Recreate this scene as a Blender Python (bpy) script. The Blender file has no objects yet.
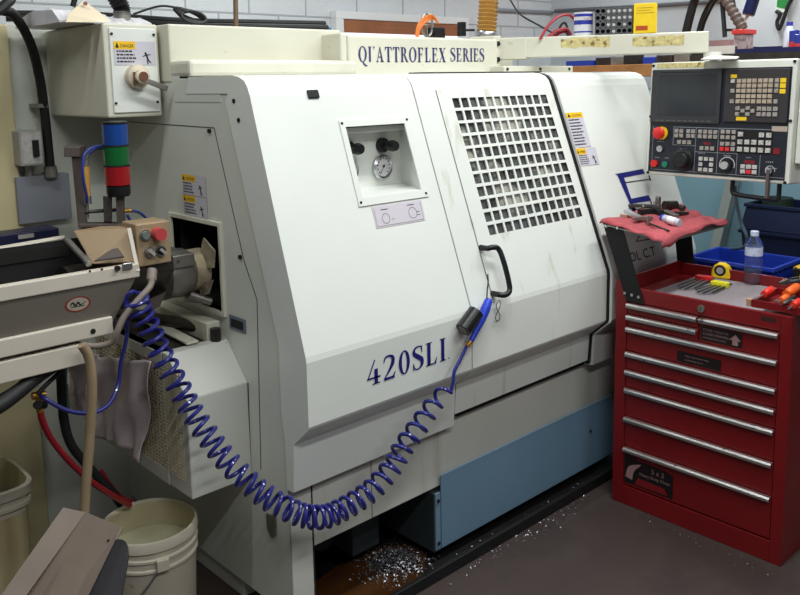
import bpy, math, random
from mathutils import Vector, Matrix
random.seed(7)
S = bpy.context.scene
COL = S.collection
PI = math.pi

# ------------------------------------------------------------------ helpers
def lin(c):
    return tuple(((x/255)/12.92 if x/255 <= .04045 else ((x/255+.055)/1.055)**2.4) for x in c)

def mat(name, rgb, rough=.5, metal=0.0, var=.0, vscale=8.0, spots=None, streak=None, coat=0.0, bump=0.0, bscale=60.0, trans=0.0, emit=None, ior=1.45):
    """spots=(rgb, scale, threshold, strength): stains with their own shape; streak the same but stretched along z."""
    m = bpy.data.materials.new(name); m.use_nodes = True
    nt = m.node_tree; N = nt.nodes; L = nt.links
    b = N['Principled BSDF']
    base = lin(rgb) + (1,)
    b.inputs['Base Color'].default_value = base
    b.inputs['Roughness'].default_value = rough
    b.inputs['Metallic'].default_value = metal
    b.inputs['Coat Weight'].default_value = coat
    b.inputs['Transmission Weight'].default_value = trans
    b.inputs['IOR'].default_value = ior
    if emit:
        b.inputs['Emission Color'].default_value = lin(emit[0]) + (1,); b.inputs['Emission Strength'].default_value = emit[1]
    tc = N.new('ShaderNodeTexCoord')
    cur = None
    if var > 0:
        n = N.new('ShaderNodeTexNoise'); n.inputs['Scale'].default_value = vscale; n.inputs['Detail'].default_value = 6
        L.new(tc.outputs['Object'], n.inputs['Vector'])
        r = N.new('ShaderNodeValToRGB')
        r.color_ramp.elements[0].position = .3; r.color_ramp.elements[1].position = .7
        lo = tuple(max(0, c*(1-var)) for c in base[:3]) + (1,); hi = tuple(min(1, c*(1+var)) for c in base[:3]) + (1,)
        r.color_ramp.elements[0].color = lo; r.color_ramp.elements[1].color = hi
        L.new(n.outputs['Fac'], r.inputs['Fac']); cur = r.outputs['Color']
    for sp, stretch in ((spots, None), (streak, (1, 1, .06))):
        if not sp: continue
        c, sc, th, st = sp
        n = N.new('ShaderNodeTexNoise'); n.inputs['Scale'].default_value = sc; n.inputs['Detail'].default_value = 5
        if stretch:
            mp = N.new('ShaderNodeMapping'); mp.inputs['Scale'].default_value = stretch
            L.new(tc.outputs['Object'], mp.inputs['Vector']); L.new(mp.outputs['Vector'], n.inputs['Vector'])
        else:
            L.new(tc.outputs['Object'], n.inputs['Vector'])
        r = N.new('ShaderNodeValToRGB')
        r.color_ramp.elements[0].position = th; r.color_ramp.elements[1].position = min(1, th+.08)
        r.color_ramp.elements[0].color = (0, 0, 0, 1); r.color_ramp.elements[1].color = (st, st, st, 1)
        L.new(n.outputs['Fac'], r.inputs['Fac'])
        mx = N.new('ShaderNodeMix'); mx.data_type = 'RGBA'
        L.new(r.outputs['Color'], mx.inputs['Factor'])
        if cur is None: mx.inputs['A'].default_value = base
        else: L.new(cur, mx.inputs['A'])
        mx.inputs['B'].default_value = lin(c) + (1,)
        cur = mx.outputs['Result']
    if cur is not None: L.new(cur, b.inputs['Base Color'])
    if bump > 0:
        n = N.new('ShaderNodeTexNoise'); n.inputs['Scale'].default_value = bscale; n.inputs['Detail'].default_value = 4
        L.new(tc.outputs['Object'], n.inputs['Vector'])
        bp = N.new('ShaderNodeBump'); bp.inputs['Strength'].default_value = bump; bp.inputs['Distance'].default_value = .01
        L.new(n.outputs['Fac'], bp.inputs['Height']); L.new(bp.outputs['Normal'], b.inputs['Normal'])
    return m

WM = {}
def reg(o, M): WM[o.name] = M; return o

def spl(pts, n=8, closed=False):
    pts = [Vector(p) for p in pts]; out = []
    k = len(pts)
    rng = range(k) if closed else range(k-1)
    for i in rng:
        p1 = pts[i]; p2 = pts[(i+1) % k]
        p0 = pts[(i-1) % k] if (closed or i > 0) else p1*2-p2
        p3 = pts[(i+2) % k] if (closed or i+2 < k) else p2*2-p1
        for j in range(n):
            t = j/n
            out.append(.5*((2*p1)+(p2-p0)*t+(2*p0-5*p1+4*p2-p3)*t*t+(3*p1-p0-3*p2+p3)*t**3))
    if not closed: out.append(pts[-1])
    return out

def frame(d, hint=None):
    d = Vector(d).normalized()
    h = Vector(hint) if hint is not None else (Vector((0, 0, 1)) if abs(d.z) < .9 else Vector((1, 0, 0)))
    a = h.cross(d).normalized(); b = d.cross(a)
    return a, b

class MB:
    def __init__(s): s.v = []; s.f = []
    def add(s, vs, fs):
        k = len(s.v); s.v += [Vector(p) for p in vs]; s.f += [tuple(i+k for i in f) for f in fs]; return s
    def hexa(s, p): # 8 corners: bottom loop, top loop
        return s.add(p, [(3, 2, 1, 0), (4, 5, 6, 7), (0, 1, 5, 4), (1, 2, 6, 5), (2, 3, 7, 6), (3, 0, 4, 7)])
    def box(s, a, b, M=None):
        x0, y0, z0 = a; x1, y1, z1 = b
        p = [Vector(q) for q in ((x0,y0,z0),(x1,y0,z0),(x1,y1,z0),(x0,y1,z0),(x0,y0,z1),(x1,y0,z1),(x1,y1,z1),(x0,y1,z1))]
        if M: p = [M @ q for q in p]
        return s.hexa(p)
    def obox(s, c, ex, ey, ez): # oriented box: centre and half vectors
        c, ex, ey, ez = map(Vector, (c, ex, ey, ez))
        return s.hexa([c-ex-ey-ez, c+ex-ey-ez, c+ex+ey-ez, c-ex+ey-ez, c-ex-ey+ez, c+ex-ey+ez, c+ex+ey+ez, c-ex+ey+ez])
    def prism(s, loop, d): # extrude a 3-D loop along d
        d = Vector(d); n = len(loop); p = [Vector(q) for q in loop]
        s.add(p+[q+d for q in p], [tuple(range(n))[::-1], tuple(range(n, 2*n))]+[(i, (i+1) % n, n+(i+1) % n, n+i) for i in range(n)]); return s
    def poly(s, loop): return s.add(loop, [tuple(range(len(loop)))])
    def tube(s, path, r, n=8, closed=False, cap=True):
        path = [Vector(p) for p in path]; k = len(path)
        rr = r if isinstance(r, (list, tuple)) else [r]*k
        a = None; vs = []
        for i, p in enumerate(path):
            if closed: d = path[(i+1) % k]-path[i-1]
            else: d = path[min(i+1, k-1)]-path[max(i-1, 0)]
            if d.length < 1e-9: d = Vector((0, 0, 1))
            d.normalize()
            if a is None: a, b = frame(d)
            else:
                a = a-d*a.dot(d)
                if a.length < 1e-6: a, b = frame(d)
                a.normalize(); b = d.cross(a)
            for j in range(n):
                t = 2*PI*j/n; vs.append(p+(a*math.cos(t)+b*math.sin(t))*rr[i])
        fs = []
        for i in range(k if closed else k-1):
            i2 = (i+1) % k
            for j in range(n):
                fs.append((i*n+j, i*n+(j+1) % n, i2*n+(j+1) % n, i2*n+j))
        if cap and not closed: fs += [tuple(range(n))[::-1], tuple(range((k-1)*n, k*n))]
        return s.add(vs, fs)
    def cyl(s, p, q, r, n=20, r2=None):
        return s.tube([p, q], [r, r if r2 is None else r2], n)
    def lathe(s, prof, c, axis=(0, 0, 1), n=24, cap=False): # prof: (radius, distance along axis)
        c = Vector(c); d = Vector(axis).normalized(); a, b = frame(d); vs = []; fs = []
        for (r, h) in prof:
            for j in range(n):
                t = 2*PI*j/n; vs.append(c+d*h+(a*math.cos(t)+b*math.sin(t))*r)
        for i in range(len(prof)-1):
            for j in range(n): fs.append((i*n+j, i*n+(j+1) % n, (i+1)*n+(j+1) % n, (i+1)*n+j))
        if cap: fs += [tuple(range(n))[::-1], tuple(range((len(prof)-1)*n, len(prof)*n))]
        return s.add(vs, fs)
    def sphere(s, c, r, n=12, sc=(1, 1, 1)):
        c = Vector(c); vs = []; fs = []
        m = n//2
        for i in range(m+1):
            ph = PI*i/m
            for j in range(n):
                t = 2*PI*j/n; vs.append(c+Vector((r*sc[0]*math.sin(ph)*math.cos(t), r*sc[1]*math.sin(ph)*math.sin(t), r*sc[2]*math.cos(ph))))
        for i in range(m):
            for j in range(n): fs.append((i*n+j, (i+1)*n+j, (i+1)*n+(j+1) % n, i*n+(j+1) % n))
        return s.add(vs, fs)
    def flat(s, polys, O, ex, ey): # 2-D polygons laid on a plane
        O, ex, ey = Vector(O), Vector(ex), Vector(ey)
        for p in polys: s.poly([O+ex*x+ey*y for x, y in p])
        return s
    def grid(s, rows):
        n = len(rows[0]); vs = [p for r in rows for p in r]
        return s.add(vs, [(i*n+j, i*n+j+1, (i+1)*n+j+1, (i+1)*n+j) for i in range(len(rows)-1) for j in range(n-1)])
    def build(s, name, m, parent=None, bevel=0, smooth=False, local=False, solid=0):
        me = bpy.data.meshes.new(name)
        vs = s.v
        M = WM.get(parent.name, Matrix.Identity(4)) if parent else Matrix.Identity(4)
        if parent is None and vs: # top-level mesh: origin at its base
            lo = Vector((sum(v.x for v in vs)/len(vs), sum(v.y for v in vs)/len(vs), min(v.z for v in vs)))
            M = Matrix.Translation(lo)
        if not local:
            inv = M.inverted(); vs = [inv @ v for v in vs]
        me.from_pydata([tuple(v) for v in vs], [], s.f); me.update()
        import bmesh
        bm = bmesh.new(); bm.from_mesh(me)
        if smooth: bmesh.ops.remove_doubles(bm, verts=bm.verts, dist=1e-5)
        bmesh.ops.recalc_face_normals(bm, faces=bm.faces); bm.to_mesh(me); bm.free()
        me.materials.append(m)
        o = bpy.data.objects.new(name, me); COL.objects.link(o)
        if parent: o.parent = parent
        else: o.matrix_world = M
        WM[o.name] = M
        if smooth:
            for p in me.polygons: p.use_smooth = True
            e = o.modifiers.new('edge', 'EDGE_SPLIT'); e.split_angle = math.radians(40)
        if bevel:
            b = o.modifiers.new('bevel', 'BEVEL'); b.width = bevel; b.segments = 2; b.limit_method = 'ANGLE'; b.angle_limit = math.radians(40)
        if solid:
            e = o.modifiers.new('solid', 'SOLIDIFY'); e.thickness = solid; e.offset = 0
        return o

def islands(mb, name, m, parent, **k): # every separate piece becomes a part of its own
    par = list(range(len(mb.v)))
    def find(i):
        while par[i] != i: par[i] = par[par[i]]; i = par[i]
        return i
    for f in mb.f:
        for i in f[1:]: par[find(i)] = find(f[0])
    grp = {}
    for f in mb.f: grp.setdefault(find(f[0]), []).append(f)
    out = []
    for fs in grp.values():
        ids = sorted({i for f in fs for i in f}); mp = {i: n for n, i in enumerate(ids)}
        o = MB(); o.v = [mb.v[i] for i in ids]; o.f = [tuple(mp[i] for i in f) for f in fs]
        out.append(o.build(name, m, parent, **k))
    return out
def tag(o, label, cat, group=None, kind=None):
    o['label'] = label; o['category'] = cat
    if group: o['group'] = group
    if kind: o['kind'] = kind
    return o
def thing(name, label, cat, loc, group=None, M=None):
    o = bpy.data.objects.new(name, None); COL.objects.link(o); o.empty_display_size = .05
    M = M if M is not None else Matrix.Translation(Vector(loc))
    o.matrix_world = M; reg(o, M)
    return tag(o, label, cat, group)
def struct(o): o['kind'] = 'structure'; return o
def basis(O, ex, ey, ez):
    m = Matrix.Identity(4)
    for i, c in enumerate((ex, ey, ez, O)):
        for j in range(3): m[j][i] = c[j]
    return m
def text_polys(s, size):
    cu = bpy.data.curves.new('t', 'FONT'); cu.body = s; cu.size = size; cu.resolution_u = 2
    ob = bpy.data.objects.new('t', cu); me = ob.to_mesh()
    out = [[(me.vertices[i].co.x, me.vertices[i].co.y) for i in p.vertices] for p in me.polygons]
    ob.to_mesh_clear(); bpy.data.objects.remove(ob); bpy.data.curves.remove(cu)
    return out
def rect(x0, y0, x1, y1): return [(x0, y0), (x1, y0), (x1, y1), (x0, y1)]
def disc(cx, cy, r, n=20, ry=None): return [(cx+r*math.cos(2*PI*i/n), cy+(ry or r)*math.sin(2*PI*i/n)) for i in range(n)]
def ring2(cx, cy, ro, ri, a0=0, a1=360, n=28):
    out = []
    for i in range(n):
        a = math.radians(a0+(a1-a0)*i/n); b = math.radians(a0+(a1-a0)*(i+1)/n)
        out.append([(cx+ri*math.cos(a), cy+ri*math.sin(a)), (cx+ro*math.cos(a), cy+ro*math.sin(a)), (cx+ro*math.cos(b), cy+ro*math.sin(b)), (cx+ri*math.cos(b), cy+ri*math.sin(b))])
    return out

# serif capitals, cap height 1
T_, t_, s_ = .17, .055, .045
def sweep(pts, ws):
    P3 = [Vector((x, y, 0)) for x, y in pts]; W = []
    fine = spl(P3, 6); n = len(fine)
    for i in range(n):
        f = i/6; k = min(int(f), len(ws)-2); W.append(ws[k]+(ws[k+1]-ws[k])*(f-k))
    L = []
    for i in range(n):
        d = (fine[min(i+1, n-1)]-fine[max(i-1, 0)]).normalized(); nn = Vector((-d.y, d.x, 0))
        L.append((fine[i]+nn*W[i]/2, fine[i]-nn*W[i]/2))
    return [[(L[i][0].x, L[i][0].y), (L[i][1].x, L[i][1].y), (L[i+1][1].x, L[i+1][1].y), (L[i+1][0].x, L[i+1][0].y)] for i in range(n-1)]
def oval(cx, cy, rx, ry, th, tv, a0=0, a1=360, n=36):
    out = []
    for i in range(n):
        q = []
        for (k, ins) in ((i, 1), (i, 0), (i+1, 0), (i+1, 1)):
            a = math.radians(a0+(a1-a0)*k/n)
            q.append((cx+(rx-ins*th)*math.cos(a), cy+(ry-ins*tv)*math.sin(a)))
        out.append(q)
    return out
def stem(x, top=True, w=T_, y1=1):
    r = [rect(x, 0, x+w, y1), rect(x-.07, 0, x+w+.07, s_)]
    if top: r.append(rect(x-.07, y1-s_, x+w+.07, y1))
    return r
def glyph(c):
    if c == 'I': return .34, stem(.09)
    if c == 'L': return .64, stem(.09)+[rect(.09, 0, .55, t_), [(.44, t_), (.55, t_), (.6, .27), (.57, .27)]]
    if c == 'T': return .66, stem(.245, False)+[rect(.02, 1-t_, .64, 1), [(.02, 1-t_), (.02, .76), (.05, .76), (.14, 1-t_)], [(.64, 1-t_), (.64, .76), (.61, .76), (.52, 1-t_)]]
    if c in 'EF':
        r = stem(.09)+[rect(.09, 1-t_, .56, 1), rect(.2, .5, .44, .5+t_), rect(.42, .4, .46, .66), [(.56, 1-t_), (.56, .77), (.53, .77), (.45, 1-t_)]]
        if c == 'E': r += [rect(.09, 0, .56, t_), [(.45, t_), (.56, t_), (.61, .26), (.58, .26)]]
        return .66, r
    if c == 'A': return .76, [[(.10, 0), (.16, 0), (.40, .93), (.36, 1)], [(.49, 0), (.67, 0), (.40, 1), (.34, 1)], rect(.2, .3, .55, .3+t_), rect(.02, 0, .26, s_), rect(.42, 0, .76, s_)]
    if c == 'X': return .74, [[(.07, 1), (.27, 1), (.68, 0), (.48, 0)], [(.06, 0), (.12, 0), (.66, 1), (.60, 1)], rect(0, 0, .22, s_), rect(.40, 0, .74, s_), rect(.02, 1-s_, .34, 1), rect(.52, 1-s_, .72, 1)]
    if c == 'R': return .74, stem(.09)+oval(.30, .74, .27, .26, T_, t_, -90, 90)+[rect(.2, 1-t_, .32, 1), rect(.2, .48, .32, .48+t_), [(.3, .5), (.46, .5), (.74, 0), (.56, 0)], rect(.56, 0, .78, s_)]
    if c == 'O': return .80, oval(.40, .5, .37, .52, T_, t_)
    if c == 'Q': return .80, oval(.40, .5, .37, .52, T_, t_)+sweep([(.40, .0), (.52, -.14), (.68, -.24), (.82, -.24)], [.06, .13, .11, .03])
    if c == 'U': return .64, stem(.09, True)[:1]+[rect(.02, 1-s_, .33, 1), rect(.46, 1-s_, .64, 1), rect(.53, .82, .58, 1)] # the right half of the painted letter is worn off
    if c == 'S': return .58, sweep([(.48, .72), (.44, .93), (.28, .985), (.11, .90), (.09, .72), (.28, .55), (.46, .40), (.48, .18), (.31, .03), (.13, .06), (.05, .28)], [.03, .05, .06, .1, .16, .19, .19, .14, .06, .06, .03])+[rect(.46, .7, .5, 1), rect(.03, 0, .07, .3)]
    if c == '4': return .66, [rect(.36, 0, .36+.16, .62), rect(.26, 0, .62, s_), [(.02, .24), (.08, .24), (.42, 1), (.36, 1)], rect(.02, .24, .64, .31)]
    if c == '2': return .64, sweep([(.06, .74), (.12, .93), (.3, .98), (.48, .88), (.47, .64), (.3, .36), (.06, .06)], [.03, .08, .08, .14, .17, .1, .04])+[rect(.05, 0, .56, .11), [(.46, .11), (.56, .11), (.61, .27), (.58, .27)]]
    if c == '0': return .62, oval(.31, .5, .27, .51, .15, t_)
    return .3, []
def word(s, k=1.0, gap=.06):
    x = 0; out = []
    for c in s:
        w, g = glyph(c)
        out += [[((px+x), py) for px, py in p] for p in g]; x += w+gap
    return x-gap, out

# ------------------------------------------------------------------ materials
white = mat('machine white enamel', (226, 228, 222), .32, var=.03, vscale=3, spots=((150, 145, 120), 26, .74, .5), coat=.15)
white_dirty = mat('grimy machine enamel', (206, 206, 194), .4, var=.06, vscale=4, streak=((140, 128, 95), 9, .62, .45), spots=((90, 80, 60), 30, .73, .6))
side_paint = mat('side enamel', (212, 214, 204), .4, var=.04, vscale=2.5, spots=((120, 110, 85), 30, .75, .5))
base_paint = mat('base enamel', (204, 204, 196), .42, var=.05, vscale=3, streak=((140, 122, 85), 6, .60, .5), spots=((70, 62, 50), 40, .72, .6))
cream = mat('yellowed cream enamel', (212, 209, 192), .45, var=.05, vscale=5, spots=((150, 120, 70), 22, .69, .6))
cream_dark = mat('old cream enamel', (205, 192, 150), .5, var=.06, vscale=4, streak=((130, 100, 55), 5, .58, .5))
chip_paint = mat('chipped paint', (200, 186, 130), .7, var=.25, vscale=60, spots=((120, 84, 35), 40, .58, .9))
seam_m = mat('dark seam', (45, 45, 40), .8)
black = mat('black plastic', (22, 22, 24), .38)
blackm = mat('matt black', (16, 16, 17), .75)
rubber = mat('black rubber', (24, 23, 24), .6, var=.2, vscale=20)
blue_paint = mat('steel blue paint', (104, 132, 154), .45, var=.06, vscale=3, spots=((30, 34, 40), 60, .76, .8))
tank_dark = mat('dark tank side', (46, 54, 56), .6, var=.2, vscale=6)
navy = mat('navy vinyl', (26, 28, 112), .5)
steel = mat('brushed steel', (190, 190, 192), .32, 1.0, var=.12, vscale=20)
worn_steel = mat('worn steel', (150, 146, 140), .42, .85, var=.25, vscale=18, spots=((60, 52, 44), 25, .66, .7))
dark_steel = mat('dark oily steel', (70, 64, 60), .4, .7, var=.3, vscale=15)
brown_steel = mat('brown grey bracket', (78, 68, 64), .55, .2, var=.15, vscale=10)
alu = mat('handle aluminium', (214, 210, 208), .3, .9, spots=((70, 60, 55), 24, .64, .8))
brass = mat('brass', (190, 140, 60), .35, .8)
amber = mat('amber plastic', (186, 140, 70), .3, coat=.3)
red_paint = mat('red chest enamel', (116, 16, 20), .38, var=.08, vscale=4, spots=((50, 12, 12), 9, .70, .6), coat=.1)
red_dark = mat('scuffed red enamel', (124, 18, 22), .45, var=.12, vscale=5, spots=((40, 14, 14), 8, .66, .5))
mat_grey = mat('grey foam mat', (138, 128, 132), .9, var=.12, vscale=160, bump=.3, bscale=250)
red_cloth = mat('red shop cloth', (172, 80, 86), .95, var=.16, vscale=22, bump=.5, bscale=160)
blue_hose = mat('blue polyurethane', (36, 38, 116), .28, coat=.4)
blue_gun = mat('blue nylon', (34, 60, 190), .4)
lens_blue = mat('blue lens', (22, 64, 138), .25, coat=.4)
lens_green = mat('green lens', (10, 92, 42), .25, coat=.4)
lens_red = mat('red lens', (150, 18, 26), .25, coat=.4)
key_m = mat('grey key', (156, 148, 142), .5, spots=((80, 74, 70), 150, .56, .7))
key_p = mat('beige key', (172, 156, 138), .5, spots=((100, 88, 76), 150, .58, .7))
key_w = mat('white key', (188, 185, 180), .5, spots=((70, 66, 64), 150, .58, .8))
key_r = mat('red key', (214, 40, 50), .5)
red_btn = mat('red button', (206, 34, 30), .4)
pink_btn = mat('faded red button', (186, 66, 70), .45)
green_btn = mat('green button', (20, 120, 92), .4)
yellow = mat('yellow', (236, 196, 30), .45)
label_y = mat('yellow label', (240, 190, 30), .5)
label_w = mat('label paper', (200, 196, 206), .55)
print_k = mat('black print', (30, 28, 30), .6)
print_w = mat('white print', (200, 196, 192), .6)
panel_k = mat('pendant dark blue sheet', (26, 30, 42), .42, var=.08, vscale=12)
crt_bezel = mat('crt bezel', (50, 50, 54), .45)
kb_bezel = mat('keyboard bezel', (48, 44, 46), .5)
screen_m = mat('screen glass', (40, 43, 48), .18)
pend_white = mat('pendant housing', (216, 216, 206), .45, var=.05, vscale=8, spots=((120, 100, 70), 60, .70, .7))
grey_box = mat('grey electrical box', (132, 134, 142), .5, var=.05, vscale=6, spots=((50, 46, 44), 50, .74, .8))
grey_light = mat('light grey box', (158, 154, 150), .5, var=.1, vscale=10)
tan = mat('oily tan steel', (166, 142, 112), .5, .15, var=.12, vscale=6, spots=((80, 60, 44), 14, .66, .6))
trough = mat('feeder grey beige', (108, 101, 92), .42, .25, var=.06, vscale=5)
flange = mat('feeder cream flange', (204, 194, 180), .4, .05, var=.05, vscale=6, spots=((70, 60, 50), 30, .70, .7))
floor_m = mat('sealed concrete', (66, 55, 52), .5, var=.14, vscale=2.2, spots=((52, 44, 42), 3.2, .56, .5), bump=.1, bscale=30)
wall_m = mat('painted block', (206, 209, 213), .6, var=.04, vscale=3, spots=((110, 108, 110), 40, .75, .7), bump=.35, bscale=45)
wall_b = mat('pale painted wall', (200, 206, 212), .6, var=.03, vscale=2)
pale_blue = mat('pale blue enamel', (140, 178, 194), .5, var=.04, vscale=2)
oil = mat('brown oil', (70, 42, 20), .12, var=.3, vscale=7, coat=.6)
tray_k = mat('black tray', (20, 19, 20), .5, var=.3, vscale=8)
swarf_m = mat('swarf', (150, 150, 156), .4, .8)
pail = mat('stained white pail', (198, 188, 170), .5, var=.07, vscale=6, spots=((90, 66, 44), 16, .64, .7))
pail_in = mat('pail inside', (186, 176, 142), .5, var=.08, vscale=5, spots=((90, 70, 50), 50, .74, .7))
tan_hose = mat('tan hose', (142, 122, 96), .5, var=.1, vscale=14)
grey_hose = mat('grey conduit', (124, 114, 106), .5, var=.1, vscale=14)
red_hose = mat('red hose', (150, 24, 36), .4)
sheet_m = mat('wrinkled mauve sheet', (206, 190, 194), .45, var=.12, vscale=5, spots=((110, 84, 74), 7, .62, .5))
plastic_w = mat('white polythene', (222, 220, 224), .3, var=.05, vscale=14)
paper = mat('cream paper', (228, 212, 184), .7)
scoop_m = mat('dirty beige plastic', (110, 97, 87), .55, var=.09, vscale=9, spots=((200, 190, 180), 50, .73, .6))
gunmetal = mat('rolled grey edge', (72, 70, 74), .3, .7, var=.1, vscale=9)
duct_m = mat('amber ribbed duct', (168, 122, 52), .4, var=.12, vscale=14, coat=.2)
orange = mat('orange cable', (226, 124, 44), .5)
wood = mat('brown wood', (150, 92, 58), .5, var=.15, vscale=10)
bench_wood = mat('bench wood', (176, 120, 70), .6, var=.18, vscale=8)
glow = mat('daylit window pane', (240, 244, 250), .3, emit=((235, 242, 252), 1.2))
blue_bin = mat('blue polypropylene', (30, 60, 170), .4, var=.05, vscale=6)
navy_bin = mat('navy polypropylene', (16, 28, 62), .5, var=.12, vscale=6, spots=((90, 100, 120), 60, .76, .6))
bottle_m = mat('clear bottle', (205, 222, 246), .06, trans=.94, ior=1.12)
cap_m = mat('pale cap', (205, 212, 238), .5)
orange_h = mat('orange handle', (222, 92, 24), .4)
red_h = mat('red handle', (210, 44, 30), .4)
grill_dark = mat('mottled window', (74, 74, 74), .22, var=.8, vscale=14, spots=((190, 186, 174), 9, .54, .65), coat=.5)  # dark interior, reflections and glass dirt painted as mottled grey on an opaque pane
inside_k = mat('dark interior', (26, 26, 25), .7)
pinkish = mat('pink red bin', (170, 70, 70), .5)

# ------------------------------------------------------------------ setting
struct(MB().box((-1.6, -1.6, -.1), (6.0, 4.5, 0)).build('floor', floor_m))
w = struct(MB().box((-.2, 4.2, 0), (5.78, 4.4, 3.2)).build('wall_back', wall_m))
jm = MB()
for k in range(0, 15): jm.box((-.2, 4.1965, .02+.203*k), (5.6, 4.2, .028+.203*k))
for k in range(0, 15):
    for i in range(15):
        x = -.1+.406*i+(.203 if k % 2 else 0)
        if x < 5.55: jm.box((x, 4.1965, .028+.203*k), (x+.007, 4.2, .223+.203*k))
jm.build('mortar_joint', mat('mortar', (168, 170, 174), .8), w)
struct(MB().box((5.6, -1.6, 0), (5.78, 4.2, 3.2)).build('wall_right', wall_b))
# window low on the back wall, its sill out of sight behind the machine
wn = bpy.data.objects.new('window_1', None); COL.objects.link(wn); wn.location = (3.92, 4.19, 1.6); reg(wn, Matrix.Translation((3.92, 4.19, 1.6))); struct(wn)
fr = MB()
fr.box((3.34, 4.14, 2.044), (4.56, 4.197, 2.092)).box((3.34, 4.14, 1.55), (3.40, 4.197, 2.044)).box((4.49, 4.14, 1.55), (4.56, 4.197, 2.044)).box((3.34, 4.14, 1.5), (4.56, 4.197, 1.55))
fr.build('window_frame', mat('white frame', (226, 226, 226), .5), wn, bevel=.004)
MB().box((3.41, 4.182, 1.56), (4.48, 4.19, 2.042)).build('window_pane', glow, wn)
bl = MB()
for k in range(3): bl.box((3.405, 4.150, 2.017-.0275*k), (4.485, 4.163, 2.044-.0275*k))
bl.build('blind', wood, wn)

# ------------------------------------------------------------------ the lathe
SL = .3077; XL, YB, YS, YF = 1.30, 1.90, 1.866, 2.12
def slant(z, o=0.0): # y of the slanted front at height z, o metres proud
    return 1.783+SL*(z-.902)-o*math.sqrt(1+SL*SL)
def WX(x, z): return x-min(.1, max(0, .080*(x-1.3)))*max(0, min(z, 1.62)-.912)
NRM = Vector((0, -1, SL)).normalized(); UP = Vector((0, SL, 1)).normalized()
lathe = thing('cnc_lathe', 'large white CNC lathe with slanted front and blue 420SLI lettering', 'lathe', (2.3, 2.4, 0))

def profile(o=0.0, zs=.49, topz=1.676):
    h = [(1.872-o, zs), (1.866-o, zs+.002), (1.858-o, .638), (1.787-o, .703), (1.783-o, .712), (1.783-o, .896), (slant(.912, o), .912)]
    up = [(slant(1.62, o), 1.62), (slant(1.645, o)+.004, 1.645), (2.032-o, 1.662), (2.058-o, 1.672), (2.09-o, topz), (2.34, topz)]
    return h, up
def shell(x0, x1, o=0.0, zs=.49, hole=None, endcap=True, depth=.13, topz=1.676):
    mb = MB(); h, up = profile(o, zs, topz)
    seq = h+up; hi = len(h)-1
    for i in range(len(seq)-1):
        (ya, za), (yb, zb) = seq[i], seq[i+1]
        A, B, C_, D = (WX(x0, za), ya, za), (WX(x1, za), ya, za), (WX(x1, zb), yb, zb), (WX(x0, zb), yb, zb)
        if i == hi and hole:
            hx0, hx1, hz0, hz1 = hole
            a, b, c, d = (WX(hx0, hz0), slant(hz0, o), hz0), (WX(hx1, hz0), slant(hz0, o), hz0), (WX(hx1, hz1), slant(hz1, o), hz1), (WX(hx0, hz1), slant(hz1, o), hz1)
            for q in ((A, B, b, a), (B, C_, c, b), (C_, D, d, c), (D, A, a, d)): mb.poly(q)
        else: mb.poly([A, B, C_, D])
    if endcap:
        for x in (x0, x1): # a flange that follows the profile
            n = len(seq)
            inner = []
            for (y, z) in seq:
                if z < .70: inner.append((1.90, z))
                elif z < .98: inner.append((y+depth, max(z, .72)+.02))
                elif z < 1.63: inner.append((y+depth, z-.02))
                else: inner.append((max(y+.02, 2.12), 1.625))
            for i in range(n-1):
                mb.poly([(WX(x, p[1]), *p) for p in (seq[i], seq[i+1], inner[i+1], inner[i])])
    return mb
XS1, XS2, XR, XE = 1.966, 2.079, 2.748, 3.418
RH = (1.628, 1.884, 1.306, 1.518)
shell(XL, XS1, 0, .49, RH).build('front_panel', white, lathe, bevel=.0)
GX0, GX1, GZ0, GZ1 = 2.153, 2.700, 1.126, 1.591
door = shell(XS1+.006, XR, 0, .528, (GX0, GX1, GZ0, GZ1)).build('sliding_door', mat('stained door enamel', (226, 228, 222), .32, var=.03, vscale=3, streak=((176, 168, 138), 16, .60, .4), coat=.15), lathe)
shell(XR+.0005, XR+.0125, .006, .515).build('door_gap_shade', blackm, lathe)  # black strip painting the shade in the gap between door and right panel
MB().box((2.0, 1.882, .508), (XR, 1.90, .5275)).build('door_skirt_shade', blackm, lathe)  # black box standing in for the shaded gap below the door skirt
MB().box((2.10, 2.12, 1.66), (XR+.02, 2.2, 1.6815)).build('door_top_shade', blackm, lathe)  # thin black box painting the shadow line along the door top
shell(XR+.013, XE, .016, .508).build('right_panel', white, lathe)
# seam crease of the door
MB().poly([(WX(x, z), slant(z, .0012), z) for x, z in ((XS2, .912), (XS2+.003, .912), (XS2+.003, 1.62), (XS2, 1.62))]).build('panel_seam', seam_m, door)
# window grill of the door: 12 x 11 openings
g = MB(); nc, nr = 12, 11; bar = .0095
def SP(x, z, o=0.0): return Vector((WX(x, z), slant(z, o), z))
cw = (GX1-GX0-(nc-1)*bar)/nc; rh = (GZ1-GZ0-(nr-1)*bar)/nr
for i in range(nc-1):
    x = GX0+(i+1)*cw+i*bar
    g.hexa([SP(x, GZ0, -.005), SP(x+bar, GZ0, -.005), SP(x+bar, GZ0, .0), SP(x, GZ0, .0), SP(x, GZ1, -.005), SP(x+bar, GZ1, -.005), SP(x+bar, GZ1, .0), SP(x, GZ1, .0)])
for j in range(nr-1):
    z = GZ0+(j+1)*rh+j*bar
    g.hexa([SP(GX0, z, -.006), SP(GX1, z, -.006), SP(GX1, z, .0004), SP(GX0, z, .0004), SP(GX0, z+bar, -.006), SP(GX1, z+bar, -.006), SP(GX1, z+bar, .0004), SP(GX0, z+bar, .0004)])
g.build('window_grill', white, door)
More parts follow.
